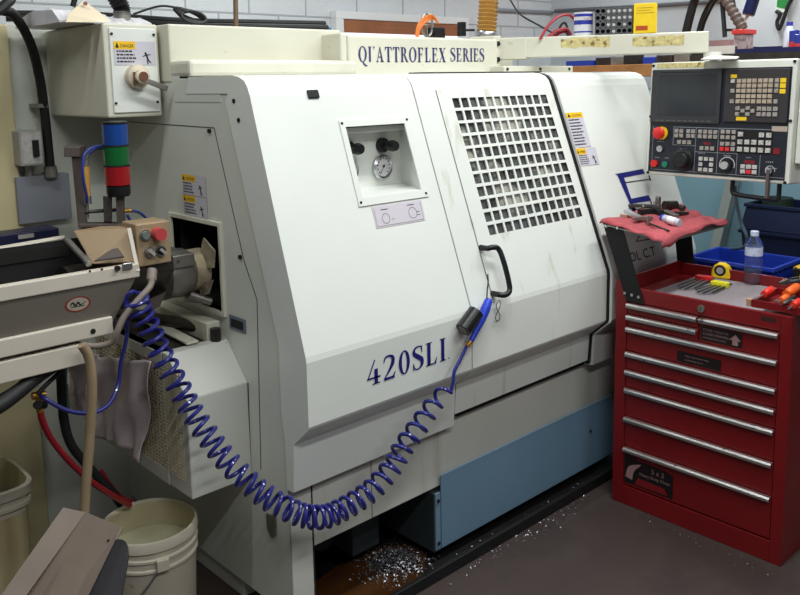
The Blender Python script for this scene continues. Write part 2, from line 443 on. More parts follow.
MB().hexa([SP(GX0-.02, GZ0-.02, -.012), SP(GX1+.02, GZ0-.02, -.012), SP(GX1+.02, GZ0-.02, -.008), SP(GX0-.02, GZ0-.02, -.008), SP(GX0-.02, GZ1+.02, -.012), SP(GX1+.02, GZ1+.02, -.012), SP(GX1+.02, GZ1+.02, -.008), SP(GX0-.02, GZ1+.02, -.008)]).build('window_pane', grill_dark, door)
# door handle
hp = [(2.089,1.84,1.088), (2.057,1.812,1.097), (2.096,1.798,1.103), (2.1,1.77,1.024), (2.108,1.747,0.938), (2.07,1.762,0.9358), (2.102,1.79,0.9245)]
hx = 2.075
hp = [(2.078, slant(1.095), 1.095), (2.080, slant(1.095, .030), 1.095), (2.092, slant(1.097, .040), 1.098), (2.116, slant(1.085, .042), 1.090), (2.122, slant(1.03, .042), 1.05),
      (2.126, slant(.97, .042), .985), (2.122, slant(.945, .042), .952), (2.100, slant(.94, .040), .942), (2.084, slant(.94, .030), .944), (2.082, slant(.94), .944)]
MB().tube(spl(hp, 5), .0095, 10).build('door_handle', black, door, smooth=True)
# recess with the two pressure gauges
rf = MB(); x0, x1, z0, z1 = 1.607, 1.910, 1.283, 1.538; a, b, c, d = RH
def fr4(o0, o1):
    O = [(x0, z0), (x1, z0), (x1, z1), (x0, z1)]; I = [(a, c), (b, c), (b, d), (a, d)]
    for i in range(4):
        p, q = O[i], O[(i+1) % 4]; r, s = I[(i+1) % 4], I[i]
        rf.prism([SP(p[0], p[1], o1), SP(q[0], q[1], o1), SP(r[0], r[1], o1), SP(s[0], s[1], o1)], NRM*(-(o1-o0)))
fr4(0, .004)
rframe = rf.build('gauge_window_frame', white, lathe)
sc = MB()
for (x, z) in ((1.616, 1.529), (1.899, 1.529), (1.616, 1.294), (1.899, 1.294)): sc.cyl(SP(x, z, .003), SP(x, z, .006), .0042, 10)
islands(sc, 'screw', blackm, rframe)
MB().poly([SP(1.607, 1.283, .0008), SP(1.910, 1.283, .0008), SP(1.910, 1.2815, .0008), SP(1.607, 1.2815, .0008)]).build('panel_seam', seam_m, rframe)
rb = MB(); yb = 2.06
F4 = [SP(a, c), SP(b, c), SP(b, d), SP(a, d)]; B4 = [Vector((a-.03, yb, c+.006)), Vector((b+.04, yb, c+.006)), Vector((b+.04, yb, d+.01)), Vector((a-.03, yb, d+.01))]
for i in range(4): rb.poly([F4[i], F4[(i+1) % 4], B4[(i+1) % 4], B4[i]])
rb.poly(B4)
rec = rb.build('gauge_recess', white, lathe)
MB().box((a, 2.0, 1.494), (b+.03, yb-.001, 1.512)).build('rail', white, rec, bevel=.003)
for gx in (1.686, 1.832):
    gb = MB(); gb.lathe([(0, 0), (.040, 0), (.042, -.010), (.036, -.016), (.034, -.012)], (gx, yb-.002, 1.372), (0, 1, 0), 28)
    gg = gb.build('pressure_gauge', steel, rec, smooth=True)
    MB().poly([(gx+.034*math.cos(t*PI/14), yb-.013, 1.376+.034*math.sin(t*PI/14)) for t in range(28)]).build('gauge_face', mat('gauge face', (205, 202, 206), .5), gg)
    tk = MB()
    for t in range(11):
        an = math.radians(225-27*t); cx, cz = gx+.026*math.cos(an), 1.376+.026*math.sin(an)
        tk.box((cx-.0022, yb-.0145, cz-.0022), (cx+.0022, yb-.0138, cz+.0022))
    tk.cyl((gx, yb-.0135, 1.376), (gx, yb-.017, 1.376), .004, 8); tk.obox((gx-.006, yb-.015, 1.366), (.0010, 0, 0), (0, .0004, 0), (-.010, 0, -.016))
    tk.build('gauge_needle', print_k, gg)
for gx in (1.686, 1.834):
    kb = MB(); kb.lathe([(0, 0), (.024, 0), (.024, -.014), (.012, -.016), (.012, -.04), (.017, -.042), (.019, -.06), (.015, -.072), (0, -.072)], (gx, yb-.002, 1.445), (0, 1, 0), 20)
    kb.build('pressure_knob', black, rec, smooth=True)
# chart plate below the recess
pl = MB().prism([SP(1.656, 1.276, .0015), SP(1.656, 1.212, .0015), SP(1.869, 1.212, .0015), SP(1.873, 1.276, .0015)], NRM*-.001).build('gauge_chart_plate', mat('pale plate', (206, 198, 206), .4), lathe)
pk = MB(); ex = Vector((1, 0, 0)); ey = UP; O = SP(1.656, 1.212, .002)
pk.flat(ring2(.045, .026, .016, .0145)+ring2(.16, .030, .018, .0165)+[rect(.03, .053, .06, .0555), rect(.142, .055, .172, .0575), rect(.005, .004, .2, .005), rect(.004, .004, .005, .06), rect(.2, .004, .201, .06), rect(.178, .02, .19, .022), rect(.178, .03, .19, .032), rect(.07, .02, .078, .022)]
        + text_polys('1', .02)[:0], O, ex, ey)
pk.build('chart_lines', print_k, pl)
# small black latch plate
MB().prism([SP(1.509, 1.632, .006), SP(1.509, 1.607, .006), SP(1.553, 1.607, .006), SP(1.553, 1.632, .006)], NRM*-.006).build('rubber_bumper', black, lathe, bevel=.003)
# 420SLI lettering on the vertical part of the front
Y4 = 1.7815
LW4 = (1.844,1.782,0.7568)[0]-(1.512,1.782,0.7732)[0]
wd, gl = word('420SLI', gap=.09)
X0, Z0 = (1.512,1.782,0.7732)[0], (1.54,1.782,0.7735)[2]
mb4 = MB().flat(gl, (X0, Y4, Z0), (LW4/wd, 0, 0), (0, 0, .074)); mb4.flat([rect(1.03, .02, 1.05, .06)], (X0, Y4, Z0), (LW4, 0, 0), (0, 0, .074))
mb4.build('model_lettering', navy, lathe)
# big blue emblem on the right panel
em = MB(); OE = (2.937,1.877,1.265)
def ep(*px): em.poly([Vector(p) for p in px])
ep((2.936,1.876,1.265), (3.149,1.877,1.268), (3.155,1.871,1.248), (2.993,1.87,1.246))
ep((2.951,1.874,1.26), (2.993,1.87,1.246), (3.01,1.84,1.15), (3.024,1.825,1.1), (3.003,1.826,1.102))
ep((3.002,1.843,1.159), (3.142,1.844,1.16), (3.154,1.836,1.136), (3.005,1.837,1.14))
ep((2.994,1.835,1.131), (3.009,1.835,1.132), (3.024,1.825,1.1), (2.996,1.826,1.103))
em.build('emblem', navy, lathe)
em = MB()
for q in ([(625,182),(650,178.6),(650,179.3),(625,182.8)], [(648.5,175.4),(649.4,175.2),(651.2,180.6),(650,180)], [(634,209.2),(652.5,206),(652.5,206.8),(634,210)], [(650.5,201),(651.4,201),(653.3,207.4),(652,207)]):
    pass
em.poly([(2.993,1.864,1.228), (3.184,1.863,1.224), (3.183,1.862,1.221), (2.991,1.863,1.224)]); em.poly([(3.178,1.868,1.238), (3.187,1.868,1.238), (3.191,1.861,1.215), (3.181,1.862,1.219)])
em.poly([(3.01,1.83,1.117), (3.152,1.829,1.114), (3.15,1.828,1.11), (3.008,1.829,1.113)]); em.poly([(3.144,1.836,1.135), (3.154,1.836,1.134), (3.157,1.827,1.107), (3.146,1.828,1.11)])
em.poly([(2.969,1.793,0.9949), (2.976,1.793,0.9947), (3.006,1.797,1.01), (2.998,1.798,1.011)]); em.poly([(2.969,1.793,0.9949), (3.073,1.791,0.9901), (3.072,1.79,0.9863), (2.967,1.792,0.9912)])
islands(em, 'emblem_outline', print_k, lathe)
MB().flat(text_polys('OL C.T', .085), (2.894,1.77,0.9213), (.74, 0, 0), UP*.66).build('emblem_lettering', print_k, lathe)
# caution labels on the right panel
def label(parent, O, ex, ey, w, h, bar, head, lines, fig=0, barw=None, nm='warning_label'):
    O, ex, ey = Vector(O), Vector(ex).normalized(), Vector(ey).normalized(); n = ex.cross(ey).normalized()
    lb = MB().flat([rect(0, 0, w, h)], O+n*.0008, ex, ey).build(nm, label_w, parent)
    bw = barw or w
    MB().flat([rect(0, h-bar, bw, h)], O+n*.0013, ex, ey).build('yellow_band', label_y, lb)
    p = MB()
    fs = bar*.62
    tp = text_polys(head, fs); xs = [q[0] for t in tp for q in t]; tw = max(xs) if xs else .01
    kx = min(1, bw*.62/tw)
    p.flat([[(x*kx+bw*.30, y+h-bar*.78) for x, y in t] for t in tp], O+n*.0018, ex, ey)
    p.flat([[(bw*.06, h-bar*.82), (bw*.24, h-bar*.82), (bw*.15, h-bar*.15)]], O+n*.0018, ex, ey)
    for k in range(lines):
        y = h-bar-(h-bar)*(k+.8)/(lines+.6); ww = w*(.55 if fig else .86)*(.75+.25*random.random())
        x = w*.06
        while x < ww:
            l = w*(.03+.05*random.random()); p.flat([rect(x, y, min(x+l, ww), y+(h-bar)/(lines*2.6))], O+n*.0018, ex, ey); x += l+w*.02
    if fig: # falling figure pictogram
        cx, cy, s = w*.78, (h-bar)*.45, min(w*.3, (h-bar)*.6)
        p.flat([disc(cx-.12*s, cy+.5*s, .13*s, 10), [(cx-.15*s, cy+.4*s), (cx+.05*s, cy+.4*s), (cx+.2*s, cy-.1*s), (cx, cy-.1*s)], [(cx, cy-.1*s), (cx+.15*s, cy-.1*s), (cx+.5*s, cy-.5*s), (cx+.38*s, cy-.55*s)], [(cx, cy-.05*s), (cx+.12*s, cy-.1*s), (cx+.15*s, cy-.65*s), (cx+.03*s, cy-.65*s)], [(cx-.1*s, cy+.38*s), (cx-.1*s, cy+.26*s), (cx-.5*s, cy+.1*s), (cx-.5*s, cy+.18*s)], [(cx, cy+.38*s), (cx, cy+.28*s), (cx+.45*s, cy+.32*s), (cx+.45*s, cy+.4*s)]], O+n*.0018, ex, ey)
    p.build('label_print', print_k, lb)
    return lb
q0, q1, q2 = Vector((2.712,1.914,1.383)), Vector((2.819,1.913,1.383)), Vector((2.703,1.955,1.518))
label(lathe, q0, q1-q0, q2-q0, (q1-q0).length, (q2-q0).length, .022, 'CAUTION', 9)
q0, q1, q2 = Vector((2.716,1.892,1.313)), Vector((2.848,1.891,1.312)), Vector((2.714,1.913,1.38))
label(lathe, q0, q1-q0, q2-q0, (q1-q0).length, (q2-q0).length, .024, 'WARNING', 5, 1, .062)
# cream skirts and lintel behind the hood
up = MB().box((XL, 2.45, 1.66), (1.995, 2.96, 1.842)).box((1.995, 2.50, 1.66), (3.05, 2.96, 1.80)).build('upper_cabinet', cream, lathe, bevel=.006)
MB().box((XL, 2.33, 1.677), (1.972, 2.46, 1.728)).build('top_ledge', cream, lathe, bevel=.012)
st = MB().box((1.905, 2.34, 1.66), (1.935, 2.5, 1.825)).box((1.935, 2.335, 1.66), (2.748, 2.50, 1.818)).build('name_sign', cream, lathe, bevel=.008)
wd, gl = word('QUATTROFLEX', gap=.07); k = (.522)/wd
O1 = (1.978,2.333,1.721)
O1 = (O1[0], 2.3335, (2.183,2.333,1.723)[2])
lm = MB().flat(gl, O1, (((2.432,2.333,1.724)[0]-O1[0])/wd, 0, 0), (0, 0, .055))
wd2, gl2 = word('SERIES', gap=.07); xs0 = (2.458,2.333,1.724)[0]; xs1 = (2.662,2.333,1.724)[0]
lm.build('sign_lettering', mat('faded navy vinyl', (52, 54, 104), .55), st); lm = MB()
lm.flat(gl2, (xs0, 2.3335, (2.561,2.333,1.726)[2]), ((xs1-xs0)/wd2, 0, 0), (0, 0, .053))
lm.build('sign_lettering', bpy.data.materials['faded navy vinyl'], st)
bk = MB().box((2.752, 2.36, 1.70), (2.80, 2.5, 1.835)).build('sign_bracket', cream, lathe, bevel=.003)
b2 = MB()
for z in (1.736, 1.802): b2.cyl((2.776, 2.362, z), (2.776, 2.352, z), .010, 12)
islands(b2, 'bolt', blackm, bk)
lt = MB().box((2.70, 2.26, 1.66), (3.18, 2.36, 1.7065)).build('lintel_strip', cream, lathe, bevel=.004)
b2 = MB()
for x in (2.72, 2.94, 3.15): b2.cyl((x, 2.262, 1.693), (x, 2.256, 1.693), .006, 10)
islands(b2, 'screw', blackm, lt)
# left side sheet with the spindle opening
OP = (2.205, 2.500, .960, 1.226)
sd = MB(); xs = XL+.004
yA = lambda z: (1.90 if z < .66 else (1.80+.02 if z < .9 else slant(z)+.03))
front = [(1.90, .078), (1.90, .64), (1.84, .72), (1.83, .90), (slant(1.226)+.05, 1.226), (2.04, 1.60), (2.10, 1.655), (2.40, 1.655), (2.40, 1.70), (2.46, 1.70), (2.46, 1.83), (2.97, 1.83), (2.97, .078)]
hole = [(OP[0], OP[2]), (OP[0], OP[3]), (OP[1], OP[3]), (OP[1], OP[2])]
A = lambda l: sd.poly([(xs, y, z) for y, z in l])
A([(1.90, .078), (1.90, .64), (1.84, .72), (1.83, .90), (1.85, .96), (2.205, .96), (2.5, .96), (2.97, .96), (2.97, .078)])
A([(1.85, .96), (slant(1.226)+.04, 1.226), (2.205, 1.226), (2.205, .96)])
A([(2.5, .96), (2.5, 1.226), (2.97, 1.226), (2.97, .96)])
A([(slant(1.226)+.04, 1.226), (2.03, 1.60), (2.10, 1.655), (2.40, 1.655), (2.40, 1.70), (2.46, 1.70), (2.46, 1.83), (2.97, 1.83), (2.97, 1.226), (2.5, 1.226), (2.205, 1.226)])
side = sd.build('side_panel', side_paint, lathe)
of = MB()
of.box((XL-.006, OP[0]-.014, OP[2]-.014), (XL+.03, OP[0], OP[3]+.014)).box((XL-.006, OP[1], OP[2]-.014), (XL+.03, OP[1]+.014, OP[3]+.014)).box((XL-.006, OP[0], OP[3]), (XL+.03, OP[1], OP[3]+.014)).box((XL-.006, OP[0], OP[2]-.014), (XL+.03, OP[1], OP[2]))
of.build('opening_frame', cream, side, bevel=.002)
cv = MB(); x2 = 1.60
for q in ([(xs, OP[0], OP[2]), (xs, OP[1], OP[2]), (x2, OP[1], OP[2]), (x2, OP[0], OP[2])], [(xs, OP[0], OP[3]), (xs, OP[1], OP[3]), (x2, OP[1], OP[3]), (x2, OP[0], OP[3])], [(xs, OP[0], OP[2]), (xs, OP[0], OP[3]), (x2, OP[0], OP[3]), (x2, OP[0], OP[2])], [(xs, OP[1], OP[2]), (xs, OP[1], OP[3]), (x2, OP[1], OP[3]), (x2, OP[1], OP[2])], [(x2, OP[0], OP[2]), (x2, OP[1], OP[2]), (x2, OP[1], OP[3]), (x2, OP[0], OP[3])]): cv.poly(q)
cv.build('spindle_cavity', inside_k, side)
# seams, screws and recessed grip on the side
sm = MB()
def seam(pts, w=.0022):
    for i in range(len(pts)-1):
        p, q = Vector((0, *pts[i])), Vector((0, *pts[i+1])); d = (q-p).normalized(); nn = Vector((1, 0, 0)).cross(d)*w/2
        sm.prism([Vector((xs-.0012, 0, 0))+v for v in (p-nn, p+nn, q+nn, q-nn)], (.001, 0, 0))
s0 = (1.3,2.774,1.529); s1 = (1.3,2.209,1.524); s2 = (1.3,2.078,1.139); s3 = (1.3,2.018,1.032); s4 = (1.3,2.038,0.5022)
seam([s0[1:], s1[1:]]); seam([s1[1:], s2[1:], s3[1:], s4[1:]]); s5 = (1.3,2.441,1.65); s6 = (1.3,2.077,1.654)
seam([(2.36, 1.648), (2.07, 1.648)], .006); s7 = (1.3,2.087,0.7626); s8 = (1.3,2.094,0.483); seam([s7[1:], s8[1:]], .003)
sm.build('panel_seam', seam_m, side)
sc = MB()
for p in ((1.3,2.086,1.604), (1.3,2.065,1.55), (1.3,2.233,1.514), (1.3,2.094,1.148)): sc.cyl((XL-.003, p[1], p[2]), (XL+.004, p[1], p[2]), .0065, 12)
islands(sc, 'screw', blackm, side)
gp = (1.3,2.128,0.9376)
MB().box((xs-.004, gp[1]-.045, gp[2]-.022), (xs, gp[1]+.045, gp[2]+.022)).build('recessed_grip', mat('blue grey grip', (104, 116, 128), .5), side, bevel=.002)
MB().box((xs-.0046, gp[1]-.034, gp[2]-.014), (xs-.0038, gp[1]+.034, gp[2]+.012)).build('grip_slot', inside_k, side)
l1, l2 = (1.3,2.42,1.372), (1.3,2.425,1.242); lh = (l1[2]-l2[2]-.002)/2; lw = l1[1]-(1.3,2.274,1.369)[1]
label(lathe, (xs-.001, l1[1], l1[2]-lh), (0, -1, 0), (0, 0, 1), lw, lh, .021, 'CAUTION', 4, 1, lw*.58)
label(lathe, (xs-.001, l1[1]-.002, l2[2]), (0, -1, 0), (0, 0, 1), lw, lh, .021, 'CAUTION', 4, 1, lw*.52)
# base
bs = MB().box((XL+.008, YB, .0), (1.386, 2.0, .66)).box((1.39, YB, .275), (3.40, 2.0, .66)).box((XL+.02, 2.2, .0), (1.386, 2.96, .10)).box((1.45, 2.45, .0), (3.38, 2.55, .5)).build('machine_base', base_paint, lathe, bevel=.003)
sm = MB().box((1.3866, YB-.001, 0), (1.3895, YB+.004, .64)).box((1.62, YB-.0008, .275), (1.622, YB, .5)).build('panel_seam', seam_m, bs)
j0 = (1.934,1.9,0.493)
b2 = MB(); tab = (1.3,1.985,0.352)
b2.prism([(XL-.002, tab[1]-.02, tab[2]+.03), (XL-.002, tab[1]+.028, tab[2]+.02), (XL-.002, tab[1]+.026, tab[2]-.03), (XL-.002, tab[1]+.005, tab[2]-.05), (XL-.002, tab[1]-.018, tab[2]-.03)], (.006, 0, 0))
b2.build('bare_metal_tab', worn_steel, bs)
MB().box((1.45, 2.4, .02), (1.55, 2.44, .26)).cyl((1.62, 2.15, .12), (1.62, 2.3, .12), .06).box((1.66, 2.05, .06), (1.78, 2.3, .2)).build('pump_housing', tank_dark, lathe, bevel=.004)
MB().box((XL+.002, 2.16, 1.60), (3.0, 2.44, 1.672)).box((XL+.03, 2.97-.02, .1), (3.38, 2.96, 1.5)).box((3.36, 2.1, .1), (3.38, 2.95, 1.6)).build('rear_cover', side_paint, lathe)
# ledge beyond the right end
MB().box((3.425, 2.02, 1.12), (3.62, 2.30, 1.20)).build('end_ledge', cream, lathe, bevel=.006)
# guard box on the left side with perforated flank
gx0 = 1.10
gprof = [(2.09, .46), (2.09, .764), (2.19, .876), (2.68, .876), (2.68, .46)]
gd = MB().prism([(gx0, y, z) for y, z in gprof[:3]]+[(gx0, 2.23, .876), (gx0, 2.23, .46)], (XL-gx0+.004, 0, 0)).build('spindle_end_guard', base_paint, lathe, bevel=.004)
MB().box((gx0+.03, 2.23, .50), (XL, 2.68, .86)).build('guard_core', inside_k, gd)
tr = MB().box((gx0, 2.22, .845), (XL, 2.75, .872)).build('chip_shelf', mat('oily black shelf', (58, 54, 50), .5, .3, var=.3, vscale=14), gd)
MB().cyl((1.285, 2.24, .90), (1.14, 2.72, .905), .02, 12).cyl((1.27, 2.205, .872), (1.27, 2.205, .915), .016).build('drain_pipe', dark_steel, gd, smooth=True)
MB().box((XL-.05, 2.22, .872), (XL-.004, 2.73, .93)).obox((XL-.09, 2.45, .885), (.02, 0, 0), (.015, .24, 0), (0, 0, .004)).build('cream_bracket', cream, gd, bevel=.003)
pm = MB(); y0, y1, z0, z1 = 2.125, 2.665, .505, .835
for i in range(27): y = y0+(y1-y0)*i/26; pm.box((gx0-.001, y-.0040, z0), (gx0+.003, y+.0040, z1))
for j in range(30): z = z0+(z1-z0)*j/29; pm.box((gx0-.0012, y0, z-.0025), (gx0+.0026, y1, z+.0025))
pm.build('perforated_panel', mat('grimy perforated steel', (206, 194, 168), .55, .0, var=.15, vscale=7, spots=((80, 70, 56), 9, .62, .7)), gd)
MB().box((gx0-.002, 2.225, .46), (gx0+.03, 2.70, .505)).box((gx0-.002, 2.225, .835), (gx0+.03, 2.70, .872)).box((gx0-.002, 2.665, .46), (gx0+.03, 2.70, .86)).build('guard_rail', base_paint, gd, bevel=.002)
# cabinet behind, disconnect box, junction box and conduit
rc = MB().box((.985, 2.97, .0), (1.42, 3.9, 1.865)).box((1.42, 2.97, 0), (3.3, 3.9, 1.70)).build('rear_cabinet', side_paint, lathe, bevel=.004)
MB().box((.5, 2.945, .0), (.984, 3.9, 1.86)).build('cabinet_door', cream_dark, lathe, bevel=.006)
db = MB().box((1.11, 2.50, 1.555), (1.29, 2.968, 1.842)).build('disconnect_box', cream, lathe, bevel=.006)
dd = MB().box((1.128, 2.494, 1.570), (1.280, 2.501, 1.828)).build('box_door', white, db, bevel=.002)
b2 = MB()
for (x, z) in ((1.134, 1.81), (1.272, 1.81), (1.134, 1.60), (1.272, 1.60)): b2.cyl((x, 2.496, z), (x, 2.490, z), .004, 10)
islands(b2, 'screw', blackm, db)
label(db, (1.138, 2.4935, 1.716), (1, 0, 0), (0, 0, 1), .136, .072, .024, 'DANGER', 4, 1, .070, nm='danger_label')
sw = MB().lathe([(0, 0), (.038, 0), (.036, -.022), (.022, -.030), (.022, -.046), (.016, -.050), (0, -.050)], (1.205, 2.494, 1.68), (0, 1, 0), 24).build('rotary_switch', mat('cream knob', (206, 192, 170), .45, var=.06, vscale=30, spots=((110, 84, 56), 40, .66, .6)), db, smooth=True)
MB().cyl((1.205, 2.4435, 1.68), (1.205, 2.4405, 1.68), .015, 16).obox((1.186, 2.463, 1.676), (.004, 0, 0), (0, .006, 0), (0, 0, .018)).build('switch_insert', mat('brown insert', (110, 70, 50), .5), db)
MB().obox((1.247, 2.445, 1.655), (.036, 0, -.014), (0, .004, 0), (.003, 0, .008)).build('switch_lever', worn_steel, db, bevel=.002)
jb0 = (0.9335,2.86,1.334); jb1 = (1.112,2.86,1.171)
jz0, jz1 = (1.013,2.925,1.194)[2], (1.026,2.925,1.355)[2]
MB().box(((0.9636,2.925,1.279)[0], 2.925, jz0), ((1.142,2.925,1.259)[0], 2.968, jz1)).build('junction_box', grey_box, lathe, bevel=.003)
dx0, dx1 = (0.9687,2.88,1.449)[0], (1.043,2.88,1.444)[0]; dz0, dz1 = (0.9964,2.88,1.394)[2], (1.006,2.88,1.51)[2]
ds = MB().box((dx0, 2.88, dz0), (dx1, 2.968, dz1)).build('isolator_switch', grey_light, lathe, bevel=.003)
MB().box((dx0+.006, 2.8785, dz0+.008), (dx1-.004, 2.88, dz1-.006)).build('switch_plate', mat('switch plate', (186, 182, 178), .45, var=.2, vscale=60), ds)
cxs = (dx0+dx1)/2+.012; czs = (dz0+dz1)/2
MB().box((cxs-.010, 2.868, czs-.028), (cxs+.010, 2.8785, czs+.028)).build('toggle', black, ds, bevel=.002)
MB().cyl((cxs-.005, 2.945, jz1-.002), (cxs-.005, 2.945, dz0+.002), .014).build('conduit_nipple', worn_steel, lathe, smooth=True)
cpath = spl([(0.6369,2.6,2.05), (0.8093,2.72,1.911), (0.9111,2.78,1.891), (0.9585,2.8,1.879), (1.015,2.84,1.799), (1.05,2.88,1.693), (1.065,2.9,1.584), (1.072,2.91,1.458), (1.076,2.915,1.354)], 8)
cc = MB().tube(cpath, .0155, 12).build('power_conduit', rubber, lathe, smooth=True)
MB().cyl((1.075,2.915,1.385), (1.077,2.915,1.347), .021, 14).build('conduit_fitting', worn_steel, cc)
MB().box(((1.039,2.9,1.591)[0], 2.885, (1.038,2.9,1.585)[2]), ((1.072,2.9,1.59)[0], 2.965, (1.04,2.9,1.598)[2])).build('conduit_clip', worn_steel, cc)
# cables along the top of the machine
cb = MB()
for k, (dy, dz) in enumerate(((0, 0), (.03, .004), (.015, .016))):
    cb.tube(spl([(1.0+.02*k, 3.0+dy, 1.885+dz), (1.25, 2.92+dy, 1.885+dz), (1.5, 2.70+dy, 1.858+dz), (1.75, 2.60+dy, 1.855+dz), (2.02, 2.56+dy, 1.857+dz)], 6), .012, 8)
tag(cb.build('cable_bundle', rubber, smooth=True), 'black cables lying along the top of the cream machine cabinet', 'cable')
cl = MB()
for k in range(5):
    cl.tube(spl([(1.455+.044*math.cos(t*PI/4+.2*k), 2.56+.008*k+.02*math.sin(t*PI/4), 1.874+.022*math.sin(t*PI/4)+.003*k) for t in range(8)], 4, True), .006, 6, closed=True)
cl.tube(spl([(1.43, 2.55, 1.89), (1.38, 2.56, 1.905), (1.33, 2.57, 1.905), (1.26, 2.60, 1.88)], 6), .004, 6)
tag(cl.build('cable_coil', rubber, smooth=True), 'small coil of black cable standing on the machine top beside the thin pipe', 'cable')
pv = MB().cyl((1.617,2.56,1.848), (1.639,2.56,2.437), .0085, 12)
tag(pv.build('air_pipe', mat('bronze pipe', (128, 104, 84), .4, .4), smooth=True), 'thin vertical brownish pipe rising from the machine top', 'pipe')
bw = MB().tube(spl([(1.795,2.6,1.859), (1.845,2.6,1.872), (1.885,2.6,1.862), (1.921,2.6,1.86)], 6), .006, 6)
tag(bw.build('black_cable', rubber, smooth=True), 'short black cable loop on the machine top right of the pipe', 'cable')
bw = MB().tube(spl([(1.935,2.6,1.86), (1.978,2.6,1.869), (2.026,2.6,1.863), (2.069,2.6,1.857)], 6), .0045, 6)
tag(bw.build('blue_cable', mat('blue cable', (40, 110, 180), .5), smooth=True), 'short blue cable on the machine top left of the window', 'cable')

# ------------------------------------------------------------------ pendant with its swing arm
PCN = Vector((3.1,1.515,1.491)); th = math.radians(3)
PM = basis(PCN, Vector((0, -1, 0)), Vector((math.sin(th), 0, math.cos(th))), Vector((-math.cos(th), 0, math.sin(th))))
pend = thing('control_pendant', 'control pendant with dark screen and keyboard hanging from a cream swing arm', 'control panel', PCN, M=PM)
A0, A1 = Vector((2.80, 2.44, 0)), Vector((3.215, 1.64, 0))
d = (A1-A0).normalized(); sdv = Vector((0, 0, 1)).cross(d)*.045
am = MB()
def abar(t0, t1, z0, z1, wdt):
    p, q = A0+(A1-A0)*t0, A0+(A1-A0)*t1; s = Vector((0, 0, 1)).cross(d)*wdt
    am.hexa([Vector((v.x, v.y, z0)) for v in (p-s, q-s, q+s, p+s)]+[Vector((v.x, v.y, z1)) for v in (p-s, q-s, q+s, p+s)])
abar(0, .2, 1.735, 1.826, .047); abar(.17, 1, 1.742, 1.825, .042)
arm = am.build('swing_arm', cream, pend, bevel=.004)
pa = MB()
n_ = Vector((0, 0, 1)).cross(d)
n_ = n_ if n_.x < 0 else -n_
def apatch(t0, t1, zz):
    p = A0+(A1-A0)*t0+n_*.0425; q = A0+(A1-A0)*t1+n_*.0425
    lo = [p+(q-p)*i/7+Vector((0, 0, zz[0]+random.uniform(-.004, .004))) for i in range(8)]; hi = [p+(q-p)*i/7+Vector((0, 0, zz[1]+random.uniform(-.004, .004))) for i in range(8)]
    pa.grid([lo, hi])
apatch(.36, .58, (1.775, 1.815)); apatch(.68, .9, (1.775, 1.812))
islands(pa, 'bare_patch', chip_paint, arm)
MB().cyl((3.215, 1.62, 1.66), (3.215, 1.62, 1.745), .035, 20).build('arm_pivot', pend_white, pend, smooth=True)
# housing and panels, in the pendant's own frame: x right, y up, z towards the operator
hs = MB().box((-.313, -.236, -.105), (.268, .217, 0)).build('housing', pend_white, pend, bevel=.006, local=True)
for (x, y) in ((-.302, .204), (.258, .206), (-.303, .0), (.258, -.006), (-.302, -.229), (.254, -.230)): MB().cyl((x, y, .0), (x, y, .004), .0058, 10).build('screw', blackm, hs, local=True)
MB().box((.270, -.16, -.09), (.300, .18, -.03)).build('side_box', pend_white, pend, bevel=.004, local=True)
MB().box((-.285, .194, .0005), (-.08, .213, .0012)).build('bare_strip', chip_paint, hs, local=True)
MB().box((-.301, -.222, .0), (.252, .188, .003)).build('front_sheet', panel_k, pend, local=True)
crt = MB().box((-.300, -.024, .003), (-.006, .187, .012)).build('screen_bezel', crt_bezel, pend, bevel=.003, local=True)
MB().box((-.266, .006, .012), (-.025, .167, .0128)).build('screen', screen_m, crt, local=True)
for i in range(10): MB().box((-.276+.0245*i, -.017, .012), (-.260+.0245*i, -.012, .0135)).build('soft_key', mat('soft key', (86, 84, 82), .5) if i == 0 else bpy.data.materials['soft key'], crt, local=True)
MB().box((-.262, .173, .012), (-.08, .177, .0123)).build('brand_strip', blackm, crt, local=True)
kb = MB().box((.010, -.015, .003), (.248, .183, .012)).build('keyboard_bezel', kb_bezel, pend, bevel=.003, local=True)
def cap(parent, cx, cy, w, h, m, nm='key', z0=.012, z1=.016):
    return MB().box((cx-w/2, cy-h/2, z0), (cx+w/2, cy+h/2, z1)).build(nm, m, parent, local=True, bevel=.001)
KX = [.064+.0195*i for i in range(4)]+[.144+.0195*i for i in range(3)]
for r, y in enumerate((.139, .121, .102, .082, .063)):
    for x in KX: cap(kb, x, y, .0158, .0148, key_p)
    if r in (0, 1, 2, 4): cap(kb, .205, y, .0145, .0148, key_m)
    if r in (2, 4): cap(kb, .041, y, .0155, .0148, key_m)
cap(kb, .040, .139, .0155, .014, key_w)
for y in (.036, .016):
    for x in (.146, .165, .184): cap(kb, x, y, .0155, .0150, key_m)
    cap(kb, .206, y, .0165, .0150, key_m)
for x, y in ((.065, .037), (.065, .016), (.085, .028), (.104, .038), (.104, .016), (.123, .028)): cap(kb, x, y, .0155, .0135, key_m)
MB().box((.030, .150, .012), (.054, .163, .0126)).build('key_label', yellow, kb, local=True)
MB().box((.061, -.008, .012), (.101, .005, .0126)).build('key_label', yellow, kb, local=True)
for y in (.139, .120, .100): MB().box((.216, y-.008, .0121), (.237, y+.008, .0128)).build('key_label', yellow, kb, local=True)
